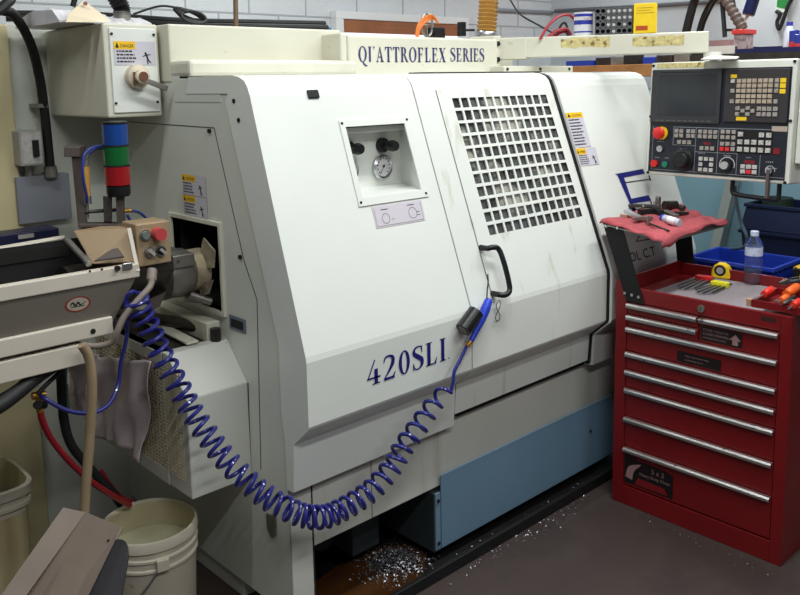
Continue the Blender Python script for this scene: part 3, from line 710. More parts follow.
# lower operator panel
op = MB()
for q in (((-.196, -.040), (.190, -.039)), ((-.196, -.111), (-.104, -.1105)), ((-.196, -.111), (-.1955, -.040)), ((-.1005, -.214), (-.100, -.040)), ((-.100, -.134), (-.008, -.1335)), ((-.008, -.214), (-.0075, -.040)), ((-.008, -.134), (.070, -.1335)), ((.070, -.214), (.0705, -.134)), ((.158, -.214), (.1585, -.134)), ((-.286, -.214), (-.2855, -.040)), ((-.286, -.214), (.248, -.2135))):
    (x0, y0), (x1, y1) = q; op.box((x0-.0006, y0-.0006, .003), (x1+.0006, y1+.0006, .0034))
for (x, y, w) in ((-.250, -.100, .03), (-.262, -.165, .02), (-.218, -.165, .02), (-.15, -.126, .03), (-.07, -.138, .03), (.033, -.143, .03), (.115, -.146, .02), (.195, -.158, .03), (.205, -.180, .04)):
    for k in range(4): op.box((x-w/2+w*k/4, y-.002, .003), (x-w/2+w*(k+.6)/4, y+.002, .0034))
op.build('panel_print', mat('grey print', (140, 142, 146), .6), pend, local=True)
def keys(lst, m, w=.0155, h=.0150):
    for x, y in lst: cap(pend, x, y, w, h, m, 'panel_key', .003, .009)
keys([(x, y) for y in (-.0545, -.073) for x in (-.182, -.161, -.131, -.111, -.082, -.061, -.040, -.019)], key_m)
keys([(-.168, -.0985), (-.146, -.0985), (-.125, -.0985), (-.072, -.1185), (-.050, -.1185), (-.029, -.1185)], key_m)
keys([(x, y) for y in (-.052, -.073, -.098) for x in (.010, .031, .053)]+[(.053, -.117)], key_m)
keys([(.010, -.118), (.031, -.118)], key_r)
keys([(.0795, -.0595), (.159, -.060), (.186, -.060), (.0795, -.088), (.106, -.088), (.132, -.088), (.159, -.088), (.186, -.088), (.0795, -.116), (.106, -.116), (.132, -.116), (.159, -.116), (.186, -.116)], key_w, .0185, .0175)
keys([(-.073, -.160), (-.051, -.160), (-.029, -.160), (-.073, -.181), (-.029, -.181), (-.073, -.202), (-.051, -.202), (-.029, -.202)], key_w, .0155, .0145)
keys([(.097, -.180), (.119, -.180), (.141, -.180), (.097, -.199), (.141, -.199)], key_w, .018, .015)
keys([(.119, -.199)], key_r, .018, .015)
MB().box((.068, -.131, .0031), (.202, -.044, .0040)).build('key_field', blackm, pend, local=True)
MB().box((.194, -.045, .003), (.250, -.026, .004)).build('name_plate', mat('pale plate', (176, 160, 146), .5), pend, local=True)
for q in (((.206, -.128, .003), (.230, -.106, .006)), ((.098, -.169, .003), (.140, -.156, .0036)), ((-.066, -.105, .003), (-.038, -.095, .0036))): MB().box(*q).build('red_legend', mat('dark red legend', (120, 16, 30), .5) if q[0][0] > .2 else bpy.data.materials['dark red legend'], pend, local=True)
MB().cyl((-.246, -.066, .003), (-.246, -.066, .010), .026, 24).build('stop_collar', yellow, pend, local=True, smooth=True)
MB().lathe([(.013, .008), (.014, .018), (.024, .022), (.025, .030), (.02, .035), (0, .037)], (-.247, -.066, .003), (0, 0, 1), 24).build('emergency_stop', red_btn, pend, local=True, smooth=True)
MB().cyl((-.249, -.129, .003), (-.249, -.129, .014), .013, 18).build('key_switch', steel, pend, local=True, smooth=True)
MB().cyl((-.271, -.190, .003), (-.271, -.190, .014), .0145, 18).build('start_button', red_btn, pend, local=True, smooth=True)
MB().cyl((-.224, -.191, .003), (-.224, -.191, .012), .012, 18).build('green_button', green_btn, pend, local=True, smooth=True)
MB().lathe([(.045, 0), (.045, .006), (.034, .010), (.032, .026), (.026, .032), (0, .032)], (-.147, -.169, .003), (0, 0, 1), 28).build('feed_dial', black, pend, local=True, smooth=True)
MB().flat(ring2(.033, -.178, .031, .028, -20, 200), (0, 0, .0036), (1, 0, 0), (0, 1, 0)).build('dial_scale', print_w, pend, local=True)
MB().cyl((.033, -.180, .003), (.033, -.180, .014), .021, 20).build('override_knob', black, pend, local=True, smooth=True)
MB().cyl((.029, -.180, .014), (.029, -.180, .022), .015, 20).build('knob_cap', mat('grey cap', (170, 170, 170), .4), pend, local=True, smooth=True)
MB().flat(ring2(.198, -.189, .018, .016, -10, 190), (0, 0, .0036), (1, 0, 0), (0, 1, 0)).build('dial_scale', print_w, pend, local=True)
MB().cyl((.195, -.191, .003), (.195, -.191, .012), .012, 16).build('mode_switch', steel, pend, local=True, smooth=True)
# bracket, strap and cable below the pendant
MB().tube(spl([(.045, -.236, -.03), (.045, -.278, -.03), (.060, -.290, -.03), (.14, -.296, -.03), (.215, -.296, -.03), (.222, -.285, -.03), (.222, -.232, -.03)], 4), .009, 8).build('lower_bail', black, pend, local=True, smooth=True)
MB().box((.190, -.29, -.004), (.200, -.186, .016)).build('key_strap', mat('brown strap', (92, 78, 76), .7), pend, local=True)
MB().tube(spl([(3.2,1.5,1.22), (3.2,1.488,1.145), (3.21,1.474,1.077), (3.22,1.452,1.014), (3.3,1.498,0.96), (3.4,1.595,0.9236)], 8), .007, 8).build('pendant_cable', mat('grey blue cable', (80, 102, 112), .5), pend, smooth=True)

# ------------------------------------------------------------------ things standing on the arm
def on_arm(px, extra=0.0): pass
ad = d.copy()
def apt(t, off=0.0): v = A0+(A1-A0)*t; v = v+n_*off; return Vector((v.x, v.y, 1.825))
tin = thing('paint_tin', 'small white tin with blue and red print standing on the swing arm', 'tin', apt(.455))
c = apt(.455)
MB().lathe([(0, 0), (.0385, 0), (.0385, .088), (.0395, .090), (.0395, .094), (.036, .095), (.034, .092), (0, .092)], c, (0, 0, 1), 28).build('tin_body', mat('white tin', (216, 216, 222), .35, spots=((190, 60, 60), 28, .60, .8)), tin, smooth=True)
MB().lathe([(.0388, .012), (.0388, .018)], c, (0, 0, 1), 28).lathe([(.0388, .045), (.0388, .062)], c, (0, 0, 1), 28).lathe([(.0388, .077), (.0388, .088)], c, (0, 0, 1), 28).build('blue_band', mat('blue band', (44, 52, 150), .4), tin, smooth=True)
rack = thing('collet_rack', 'dark grey rack with four rows of round holes on the swing arm', 'rack', apt(.60))
fa, fb = apt(.513, .040), apt(.678, .040)
hgt = .108
rk = MB(); ux = (fb-fa); L_ = ux.length; ux.normalize(); uz = Vector((0, 0, 1)); uy = -n_
nx, nz = 7, 4; cw, ch = L_/nx, hgt/nz; hr = .0085
for i in range(nx): # front plate with round holes
    for j in range(nz):
        cx, cz = (i+.5)*cw, (j+.5)*ch
        for k in range(16):
            a0, a1 = 2*PI*k/16, 2*PI*(k+1)/16
            def sq(a):
                ca, sa = math.cos(a), math.sin(a); m_ = max(abs(ca)/(cw/2), abs(sa)/(ch/2)); return (cx+ca/m_, cz+sa/m_)
            o0, o1 = sq(a0), sq(a1); i0, i1 = (cx+hr*math.cos(a0), cz+hr*math.sin(a0)), (cx+hr*math.cos(a1), cz+hr*math.sin(a1))
            rk.poly([fa+ux*p[0]+uz*p[1] for p in (i0, o0, o1, i1)])
            rk.poly([fa+ux*i0[0]+uz*i0[1], fa+ux*i1[0]+uz*i1[1], fa+ux*i1[0]+uz*i1[1]+uy*.012, fa+ux*i0[0]+uz*i0[1]+uy*.012])
T3 = lambda x, y, z: fa+ux*x+uy*y+uz*z
rk.poly([T3(0,0,hgt), T3(L_,0,hgt), T3(L_,.075,hgt), T3(0,.075,hgt)]).poly([T3(0,0,0), T3(0,.075,0), T3(0,.075,hgt), T3(0,0,hgt)]).poly([T3(L_,0,0), T3(L_,.075,0), T3(L_,.075,hgt), T3(L_,0,hgt)]).poly([T3(0,0,0), T3(L_,0,0), T3(L_,.075,0), T3(0,.075,0)])
rk.build('rack_body', mat('grey rack plastic', (84, 84, 86), .55), rack)
MB().poly([T3(0,.02,.0), T3(L_,.02,0), T3(L_,.02,hgt), T3(0,.02,hgt)]).build('rack_inner', mat('rack inner', (46, 46, 48), .6), rack)
cs = MB()
for i in range(nx):
    for j in range(nz):
        if (i >= 2 and j >= 2) or (i in (2, 3, 5) and j == 1) or (i == 3 and j == 0): cs.cyl(T3((i+.5)*cw, .018, (j+.5)*ch), T3((i+.5)*cw, .004, (j+.5)*ch), .0068, 12)
cs.build('collet', mat('white insert', (206, 204, 200), .5), rack, smooth=True)
yb_ = thing('yellow_carton', 'yellow box with red lettering standing at the end of the rack', 'box', apt(.78))
fa = apt(.682, .042)
MB().prism([T3(0,0,0), T3(.088,0,0), T3(.088,0,.118), T3(0,0,.118)], uy*.06).build('carton_body', mat('yellow card', (236, 200, 24), .55, var=.05, vscale=30, spots=((150, 110, 30), 60, .72, .6)), yb_, bevel=.002)
ltx = MB().flat([rect(.010, .012, .056, .030)], T3(0,-.0008,0), ux, uz).build('red_print', mat('red ink', (206, 60, 24), .6), yb_)
MB().flat([rect(.014+.008*k, .015, .019+.008*k, .027) for k in range(5)]+[rect(.010, .100, .076, .1012), rect(.010, .090, .066, .0912), rect(.010, .080, .080, .0812)], T3(0,-.0014,0), ux, uz).build('carton_lines', mat('dark yellow ink', (150, 90, 20), .6), yb_)
for k, (t0, pts) in enumerate(((0, [(547,41),(556,24),(566,15),(576,18),(582,27)]), (1, [(552,41),(562,22),(573,14),(581,20),(584,30)]), (2, [(553,40),(562,30),(569,29),(571,36)]))): pass
hz = MB()
for (yo, pts) in ((.0, [(2.86,2.2,1.816), (2.9,2.19,1.869), (2.955,2.18,1.908), (3.019,2.17,1.918), (3.056,2.16,1.889), (3.072,2.15,1.855)]), (.0, [(2.887,2.19,1.816), (2.942,2.18,1.849), (2.999,2.17,1.859), (3.021,2.16,1.834)]), (0, [(2.928,2.2,1.817), (2.984,2.19,1.843), (3.013,2.18,1.847), (3.014,2.17,1.826)])):
    hz.tube(spl(pts, 8), .0062, 8)
tag(hz.build('red_hose', red_hose, smooth=True), 'looped red hose lying on the swing arm left of the small tin', 'hose')
hz = MB().tube(spl([(2.97,2.2,1.826), (2.991,2.19,1.876), (3.012,2.18,1.881), (3.007,2.16,1.825)], 8), .005, 8)
tag(hz.build('black_hose', rubber, smooth=True), 'short black hose loop between the red hose loops on the arm', 'hose')
hz = MB().tube(spl([(3.134,2.6,2.039), (3.099,2.5,1.948), (3.054,2.35,1.884), (2.97,2.2,1.835)], 6), .004, 6)
tag(hz.build('grey_cable', rubber, smooth=True), 'thin dark cable sloping down from the wall to the red hose', 'cable')

# ------------------------------------------------------------------ on top of the machine and on the back wall
dk = thing('ribbed_duct', 'amber brown ribbed flexible duct rising from the machine top', 'duct', (2.934,2.55,1.843))
c0, c1 = Vector((2.92,2.55,1.847)), Vector((3.01,2.55,2.618)); dv = (c1-c0); ln = dv.length
pr_ = []
for k in range(int(ln/.006)+1):
    pr_.append((.043+.0042*math.sin(2*PI*k*.006/.018), k*.006))
MB().lathe(pr_, c0, dv, 28).build('duct_hose', duct_m, dk, smooth=True)
MB().lathe([(.049, -.012), (.051, -.008), (.051, .012), (.049, .016)], c0, dv, 28).lathe([(0, -.03), (.05, -.03), (.05, -.012)], c0, dv, 28).build('hose_clamp', steel, dk, smooth=True)
oc = MB()
for k in range(4): oc.tube(spl([(2.525,2.6,1.841), (2.541,2.6,1.887), (2.583,2.6,1.921), (2.626,2.6,1.931), (2.656,2.6,1.912)], 6) if k == 0 else [Vector(p)+Vector((.008*k, .004*k, -.005*k)) for p in spl([(2.525,2.6,1.841), (2.541,2.6,1.887), (2.583,2.6,1.921), (2.626,2.6,1.931), (2.656,2.6,1.912)], 6)], .0034, 6)
tag(oc.build('orange_cable', orange, smooth=True), 'orange cable looped over a fan housing in front of the brown blind', 'cable')
fn = thing('cable_reel', 'small dark metal reel with round spoked disc on the machine top', 'reel', (2.672,2.66,1.843))
fc = Vector((2.655,2.66,1.894))
MB().tube(spl([fc+Vector((.034*math.cos(t*PI/6), 0, .05*math.sin(t*PI/6))) for t in range(12)], 3, True), .005, 6, closed=True).cyl(fc+Vector((0,0,-.06)), fc+Vector((0,0,.05)), .003, 6).cyl(fc-Vector((.034,0,0)), fc+Vector((.034,0,0)), .003, 6).build('reel_ring', worn_steel, fn, smooth=True)
MB().box((fc.x+.03, 2.64, 1.80), (fc.x+.095, 2.70, 1.885)).build('reel_box', black, fn, bevel=.004)
ss = MB().box((2.923,2.7,1.855), ((2.951,2.7,1.919)[0], 2.73, (2.951,2.7,1.919)[2])).cyl((2.955,2.71,1.883), (3.018,2.71,1.885), .006, 8)
tag(ss.build('black_bracket', black), 'small black upright bracket left of the ribbed duct', 'bracket')
cn = MB().tube([(4.894,4.185,2.166), (5.593,4.185,2.177)], .014, 8)
tag(cn.build('wall_conduit', mat('grey conduit pipe', (140, 144, 152), .5), smooth=True), 'grey conduit pipe running along the back wall to the corner', 'conduit')
cn = MB().tube(spl([(5.585, 4.15, 2.185), (5.585, 3.4, 2.165), (5.585, 2.7, 2.15)], 6), .014, 8)
tag(cn.build('wall_conduit', mat('dark conduit pipe', (104, 106, 112), .5), smooth=True), 'dark cable line running along the right wall above the yellow box', 'conduit')
# polythene bag and paper tag on the disconnect box
bg = MB(); rows = []
for i in range(7):
    r = []
    for j in range(17):
        x = 1.005+.29*j/16; y = 2.56+.36*i/6
        z = 1.85+.045*math.sin(PI*i/6)**.6*(1-.5*j/16)+random.uniform(-.006, .008)*(0 < i < 6)
        r.append((x+random.uniform(-.004, .004), y+random.uniform(-.01, .01), max(z, 1.846)))
    rows.append(r)
bg.grid(rows); rows2 = [[(p[0], p[1], 1.8445) for p in r] for r in rows]; bg.grid(rows2)
for a_, b_ in ((rows[0], rows2[0]), (rows[-1], rows2[-1])): bg.grid([a_, b_])
bg.grid([[r[0] for r in rows], [r[0] for r in rows2]]); bg.grid([[r[-1] for r in rows], [r[-1] for r in rows2]])
tag(bg.build('plastic_bag', plastic_w), 'crumpled white plastic bag lying on the cream disconnect box', 'bag')
pt = thing('paper_tag', 'cream paper tag with punched hole leaning on the plastic bag', 'tag', (1.063,2.49,1.842))
q = [(1.005,2.51,1.841), (1.017,2.52,1.865), (1.081,2.55,1.91), (1.148,2.52,1.85), (1.116,2.5,1.844)]
MB().prism(q, (0, .002, 0)).build('tag_sheet', paper, pt)
MB().prism([Vector((1.075,2.53,1.899))+Vector((.006*math.cos(t*PI/5), -.0, .006*math.sin(t*PI/5))) for t in range(10)], (0, -.004, 0)).build('tag_eyelet', mat('eyelet', (150, 90, 80), .5), pt)
cg = thing('corrugated_conduit', 'black corrugated conduit entering the top of the disconnect box', 'conduit', (1.226,2.62,1.856))
pth = spl([(1.232,2.62,1.878), (1.23,2.62,1.906), (1.215,2.62,1.93), (1.206,2.62,1.985), (1.215,2.64,2.172), (1.26,2.68,2.368)], 24)
MB().tube(pth, [.026+.0025*math.sin(i*1.5) for i in range(len(pth))], 14).build('conduit_hose', rubber, cg, smooth=True)
MB().cyl((1.23,2.62,1.853), (1.232,2.62,1.887), .027, 18).build('conduit_gland', worn_steel, cg, smooth=True)
bc = MB().tube(spl([(1.189,2.9,1.925), (1.203,2.9,1.966), (1.217,2.9,2.013), (1.302,2.95,2.361)], 5), .010, 8)
tag(bc.build('black_cable', rubber, smooth=True), 'black cable going up behind the plastic bag at the top left', 'cable')
bc = MB().tube(spl([(0.8668,2.7,1.872), (0.9104,2.72,1.905), (0.9481,2.75,1.957), (1.07,2.8,2.271)], 5), .016, 8)
tag(bc.build('black_cable', rubber, smooth=True), 'thick black cable crossing the top left corner of the photo', 'cable')

# bench along the right wall and what stands on it
bn = thing('work_bench', 'wooden bench top along the right wall behind the lathe', 'bench', (4.6, 2.6, 0))
MB().box((4.31, 1.30, 1.655), (5.25, 3.9, 1.725)).build('bench_top', bench_wood, bn, bevel=.004)
for x in (4.95, 5.2):
    for y in (1.5, 2.6, 3.8): MB().box((x-.03, y-.03, 0), (x+.03, y+.03, 1.655)).build('leg', dark_steel, bn)
def bpx(u, v, x=4.4): return None
bx = MB().box((4.40, (4.4,2.989,1.76)[1], 1.726), (4.58, (4.4,3.181,1.766)[1], 1.758))
tag(bx.build('blue_tray', blue_bin), 'low blue tray on the wooden bench seen under the swing arm', 'tray')
jr = random.Random(3)
for k in range(7):
    y = 2.95-.105*k; m = (dark_steel, worn_steel, rubber, blue_bin, dark_steel, worn_steel, rubber)[k]
    h = .04+.03*jr.random()
    b_ = MB().obox((4.46+.05*jr.random(), y, 1.726+h/2), (.05, .012, 0), (-.01, .045, 0), (0, 0, h/2))
    tag(b_.build('block', m, bevel=.004), ['dark steel block on the bench beside the blue tray', 'bright steel block on the bench under the arm', 'black rubber block on the bench under the arm', 'small blue box on the bench under the arm', 'second dark steel block from the blue tray on the bench', 'bright steel block right of the small blue box on the bench', 'black rubber block on the bench nearest the pendant'][k], 'block', 'oddments on the bench')
# hanging hoses on the right wall
hh = MB().tube(spl([(5.59,2.931,2.575), (4.9,2.561,2.226), (4.9,2.601,2.099), (4.9,2.63,1.993), (4.9,2.664,1.838)], 6), .026, 12)
tag(hh.build('black_duct', rubber, smooth=True), 'thick black hose hanging behind the end of the swing arm', 'hose')
hh = MB().tube(spl([(5.59,2.821,2.495), (4.95,2.488,2.163), (4.95,2.536,2.073), (4.95,2.577,1.98), (4.95,2.611,1.836)], 6), .013, 10)
tag(hh.build('black_hose', rubber, smooth=True), 'medium black hose hanging just right of the thick black hose', 'hose')
hh = MB().tube(spl([(5.59,2.764,2.488), (4.98,2.453,2.162), (4.98,2.513,2.09), (4.98,2.573,1.968), (4.98,2.601,1.836)], 6), .009, 8)
tag(hh.build('black_hose', rubber, smooth=True), 'thinnest of the three black hoses hanging behind the arm end', 'hose')
hh = MB().tube([(4.9,2.439,2.191), (4.9,2.414,2.026), (4.9,2.396,1.879)], .014, 8).tube([(4.9,2.41,1.921), (4.9,2.3,1.915)], .008, 8).tube([(4.95,2.393,2.132), (4.95,2.364,2.025)], .014, 8)
tag(hh.build('black_stand', black, smooth=True), 'black metal stand upright beside the ribbed grey hose', 'stand')
p0, p1 = Vector((4.85,2.42,2.163)), Vector((4.85,2.264,1.917)); npt = 40
hh = MB().tube([p0+(p1-p0)*i/npt for i in range(npt+1)], [.030+.0035*math.sin(i*1.4) for i in range(npt+1)], 12)
tag(hh.build('grey_hose', mat('grey brown ribbed hose', (104, 90, 84), .5), smooth=True), 'grey brown ribbed hose slanting down above the red lidded tub', 'hose')
gg = thing('grease_tube', 'dark blue cartridge tube with white nozzle hanging on the right wall', 'tube', (5,2.285,2.033))
p0, p1 = Vector((5,2.261,2.157)), Vector((5,2.305,2.011))
MB().cyl(p0, p1, .036, 18).build('tube_body', mat('dark blue tube', (24, 34, 84), .4), gg, smooth=True)
MB().cyl(p1, p1+(p1-p0)*.06, .037, 18, .030).build('tube_collar', worn_steel, gg, smooth=True)
MB().cyl(p1+(p1-p0)*.06, (5,2.359,1.927), .009, 10, .005).build('tube_nozzle', print_w, gg, smooth=True)
q = [(5.578,2.384,2.179), (5.578,2.282,2.17), (5.578,2.326,2.042), (5.578,2.397,2.06)]
ca = thing('green_card', 'green and white packet hanging on the right wall above the bottles', 'packet', (5.578,2.341,2.1))
MB().prism(q, (.02, 0, 0)).build('packet_body', mat('white packet', (220, 226, 220), .5), ca)
MB().prism([(5.576,2.383,2.178), (5.576,2.3,2.171), (5.576,2.33,2.067), (5.576,2.388,2.084)], (.002, 0, 0)).build('packet_print', mat('green print', (36, 130, 60), .5), ca)
hh = MB().tube(spl([(5.56,2.274,2.155), (5.56,2.308,2.084), (5.56,2.33,2.01), (5.56,2.358,1.943), (5.56,2.373,1.988), (5.56,2.356,2.037), (5.56,2.383,2.058)], 8), .012, 8)
tag(hh.build('power_cable', rubber, smooth=True), 'black looped cord hanging below the green packet', 'cord')

# items on the shelf above the pendant
shf = thing('storage_shelf', 'dark shelf with papers behind the top of the pendant', 'shelf', (3.9,1.781,1.721))
sz = (3.9,1.783,1.751)[2]
MB().box((3.80, .55, sz-.03), (4.3, 2.03, sz)).build('shelf_board', dark_steel, shf)
MB().box((4.26, 1.5, 0), (4.3, 1.56, sz-.03)).box((4.26, .6, 0), (4.3, .66, sz-.03)).build('shelf_post', dark_steel, shf)
def yz(u, v, x=3.9): return None
cbx = MB().box((3.86, (3.86,1.846,1.769)[1], sz+.001), (3.98, (3.86,1.969,1.774)[1], (3.86,1.91,1.79)[2]))
tag(cbx.build('white_carton', mat('white carton', (214, 206, 196), .5, spots=((200, 150, 60), 20, .62, .8))), 'low white box on the shelf left of the red lidded tub', 'box')
cbx = MB().box((3.99, (3.99,1.924,1.797)[1], sz+.001), (4.10, (3.99,2.031,1.802)[1], (3.99,1.976,1.823)[2]))
tag(cbx.build('clear_tray', mat('clear pink tray', (190, 150, 150), .2, trans=.5)), 'clear plastic tray with red contents behind the low white box', 'tray')
rl = thing('lidded_tub', 'clear tub with a red lid on the shelf above the pendant', 'tub', (3.92, (3.92,1.851,1.793)[1], sz))
ya, yb2 = (3.92,1.813,1.791)[1], (3.92,1.866,1.794)[1]; zt = (3.92,1.853,1.842)[2]
MB().box((3.90, ya, sz+.001), (4.0, yb2, zt)).build('tub_body', mat('clear tub', (190, 168, 168), .15, trans=.35, spots=((110, 80, 80), 30, .55, .7)), rl, bevel=.004)
MB().box((3.89, ya-.008, zt), (4.01, yb2+.006, zt+.022)).build('tub_lid', mat('red lid', (206, 60, 56), .4), rl, bevel=.003)
tb = thing('navy_tray', 'open navy blue tray with papers on the shelf above the pendant', 'tray', (3.95, (3.88,1.704,1.764)[1], sz))
y0_, y1_ = (3.88,1.523,1.756)[1], (3.88,1.851,1.769)[1]; zt = (3.88,1.729,1.787)[2]
MB().box((3.88, y0_, sz+.001), (4.14, y1_, sz+.004)).box((3.88, y1_-.006, sz+.004), (4.14, y1_, zt)).box((4.134, y0_, sz+.004), (4.14, y1_-.006, zt)).box((3.88, y0_, sz+.004), (3.886, y1_-.006, sz+.022)).build('tray_body', mat('navy tray', (24, 28, 74), .45), tb)
ppr = MB()
for k in range(4): ppr.obox((3.96, y0_+.19+.03*k, sz+.008+.004*k), (.06, .01*k, 0), (-.01*k, .13, 0), (0, 0, .0015))
ppr.build('paper_stack', mat('grey paper', (176, 172, 170), .6), tb)
pp = MB().obox((3.40, (3.4,1.715,1.708)[1], 1.706), (.05, .01, 0), (-.01, .12, .003), (0, 0, .003))
pp = MB().hexa([(3.05,1.583,1.711), (3.05,1.442,1.71), (3.2,1.505,1.719), (3.2,1.615,1.726), (3.05,1.583,1.716), (3.05,1.442,1.714), (3.2,1.505,1.723), (3.2,1.615,1.732)])
tag(pp.build('clipboard', print_w), 'thin grey and white clipboard lying on top of the pendant', 'clipboard')
def bottle(name, lab, u0, u1, vb, vt, x, m, capm, capv):
    y0, y1 = P_(u1, x), P_(u0, x)
bo = thing('spray_bottle', 'white bottle with blue cap standing at the right edge of the shelf', 'bottle', (4.05, .95, sz))
cy = (4.05,1.669,1.81)[1]; zb, zc, zt = sz, (4.05,1.672,1.874)[2], (4.05,1.673,1.893)[2]
MB().lathe([(0, 0), (.024, 0), (.025, .01), (.025, zc-zb-.03), (.014, zc-zb), (0, zc-zb)], (4.05, cy, zb), (0, 0, 1), 20).build('bottle_body', mat('white bottle', (206, 208, 220), .4), bo, smooth=True)
MB().cyl((4.05, cy, zc), (4.05, cy, zt), .014, 16).build('bottle_cap', mat('blue cap', (56, 60, 160), .4), bo, smooth=True)
for (u, x, vt, lab) in ((793,4.0,29.5,'blue and red can standing just right of the white bottle'), (799,3.96,34,'shorter blue and red can at the very edge of the shelf')):
    cn = thing('spray_can', lab, 'can', (x, 0, sz)); cy = {793: (4,1.625,1.784)[1], 799: (3.96,1.586,1.782)[1]}[u]; zt = {793: (4,1.632,1.848)[2], 799: (3.96,1.588,1.827)[2]}[u]
    cn.location.y = cy; reg(cn, Matrix.Translation((x, cy, sz)))
    MB().lathe([(0, 0), (.022, 0), (.022, zt-sz), (.014, zt-sz+.004), (0, zt-sz+.004)], (x, cy, sz), (0, 0, 1), 20).build('can_body', mat('can blue', (40, 54, 140), .35), cn, smooth=True)
    MB().lathe([(.0224, .012), (.0224, (zt-sz)*.5)], (x, cy, sz), (0, 0, 1), 20).build('red_band', mat('can red', (190, 50, 54), .4), cn, smooth=True)

# ------------------------------------------------------------------ behind the tool chest
pb = thing('blue_cabinet', 'pale blue steel cabinet standing behind the pendant and tool chest', 'cabinet', (4.3, 1.9, 0))
MB().box((4.30, 1.25, 0), (4.7, 3.0, 1.58)).build('cabinet_body', pale_blue, pb, bevel=.004)
lb_ = MB().hexa([(4.24,2.124,0.621), (4.24,2.073,0.6287), (4.27,2.076,0.6232), (4.27,2.127,0.6155), (4.24,2.028,1.161), (4.24,1.969,1.165), (4.27,1.973,1.162), (4.27,2.032,1.159)])
lb_ = MB(); pA, pB = Vector((4.2,2.148,0.277)), Vector((4.26,2,1.161))
aa = (pB-pA); pA = pA-aa*((pA.z)/aa.z)
lb_.obox((pA+pB)/2, (pB-pA)/2, (0, .030, 0), (.012, 0, 0)).obox((pA+pB)/2+Vector((-.02, -.03, 0)), (pB-pA)/2, (0, .006, 0), (.03, 0, 0))
tag(lb_.build('angle_iron', mat('pale grey bar', (176, 182, 178), .45, .2, var=.08, vscale=6)), 'pale grey angle iron leaning on the pale blue cabinet', 'bar')
def tote(name, x0, x1, ya, yb, z0, z1, tp, m, lab, cat, par=None, th=.004, rim=.012):
    o = thing(name, lab, cat, ((x0+x1)/2, (ya+yb)/2, z0))
    mb = MB()
    B_ = [(x0+tp, ya+tp, z0), (x1-tp, ya+tp, z0), (x1-tp, yb-tp, z0), (x0+tp, yb-tp, z0)]; T__ = [(x0, ya, z1), (x1, ya, z1), (x1, yb, z1), (x0, yb, z1)]
    Bi = [(x0+tp+th, ya+tp+th, z0+th), (x1-tp-th, ya+tp+th, z0+th), (x1-tp-th, yb-tp-th, z0+th), (x0+tp+th, yb-tp-th, z0+th)]; Ti = [(x0+th, ya+th, z1), (x1-th, ya+th, z1), (x1-th, yb-th, z1), (x0+th, yb-th, z1)]
    mb.poly(B_).poly(Bi)
    for i in range(4):
        j = (i+1) % 4; mb.poly([B_[i], B_[j], T__[j], T__[i]]).poly([Bi[i], Bi[j], Ti[j], Ti[i]]).poly([T__[i], T__[j], Ti[j], Ti[i]])
    mb.build('bin_body', m, o)
    r = MB()
    r.box((x0-rim, ya-rim, z1-.012), (x1+rim, ya+.002, z1+.004)).box((x0-rim, yb-.002, z1-.012), (x1+rim, yb+rim, z1+.004)).box((x0-rim, ya+.002, z1-.012), (x0+.002, yb-.002, z1+.004)).box((x1-.002, ya+.002, z1-.012), (x1+rim, yb-.002, z1+.004))
    r.build('bin_rim', m, o, bevel=.002)
    return o
zt = .90
bA = (3.237,1.698,0.9); bD = (3.173,1.354,0.9); bC = (3.497,1.38,0.9); bB = (3.494,1.749,0.9)
x0_, x1_, ya_, yb_2 = bA[0], bB[0], bD[1], bA[1]
t1 = tote('plastic_bin', x0_, x1_, ya_, yb_2, .70, .90, .015, blue_bin, 'bright blue plastic bin behind the water bottle on the tool chest', 'bin')
rb_ = MB()
for k in range(6): y = ya_+.03+(yb_2-ya_-.06)*k/5; rb_.box((x0_-.004, y-.003, .72), (x0_+.014, y+.003, .885))
for k in range(5): x = x0_+.04+(x1_-x0_-.08)*k/4; rb_.box((x-.003, ya_-.004, .72), (x+.003, ya_+.014, .885))
rb_.build('bin_rib', blue_bin, t1)
tbt = thing('side_table', 'low steel table holding the bright blue bin behind the chest', 'table', (x0_+.2, (ya_+yb_2)/2, 0))
MB().box((x0_-.02, ya_-.02, .66), (x1_+.02, yb_2+.02, .70)).build('table_top', dark_steel, tbt)
for x in (x0_+.03, x1_-.03):
    for y in (ya_+.03, yb_2-.03): MB().box((x-.02, y-.02, 0), (x+.02, y+.02, .66)).build('leg', dark_steel, tbt)
# stacked navy bins further back
yL, yR = (3.95,1.811,0.8814)[1], 0.55
t2 = tote('storage_bin', 3.95, 4.25, yR, yL, .55, (3.95,1.719,0.9072)[2], .03, navy_bin, 'navy storage bin lower in the stack behind the water bottle', 'bin')
z2 = (3.95,1.719,0.9072)[2]+.008
yL2 = (3.97,1.797,1.028)[1]
t3 = tote('storage_bin', 3.97, 4.23, yR, yL2, z2, (3.97,1.686,1.034)[2], -.02, navy_bin, 'navy storage bin on top of the stack with cardboard edge showing', 'bin')
zc = (3.97,1.686,1.034)[2]
MB().box((4.0, yR+.02, z2+.02), (4.2, yL2-.25, zc+.016)).build('cardboard', mat('brown card', (150, 110, 80), .7), t3)
MB().cyl((4.08, yL2-.10, z2+.02), (4.08, yL2-.10, zc+.028), .07, 20).build('green_roll', mat('dark green roll', (28, 48, 38), .6), t3)
st_ = thing('bin_stand', 'dark stand carrying the stack of navy bins', 'stand', (4.1, .8, 0))
MB().box((3.96, yR+.02, .50), (4.24, yL-.01, .55)).build('stand_top', dark_steel, st_)
for x in (3.99, 4.21):
    for y in (yR+.06, yL-.06): MB().box((x-.02, y-.02, 0), (x+.02, y+.02, .50)).build('leg', dark_steel, st_)
yc = thing('yellow_case', 'yellow and black tool case at the right edge behind the chest', 'case', (3.35, .95, .7))
c0 = (3.3,1.304,0.8139); c1 = (3.3,1.308,0.9095)
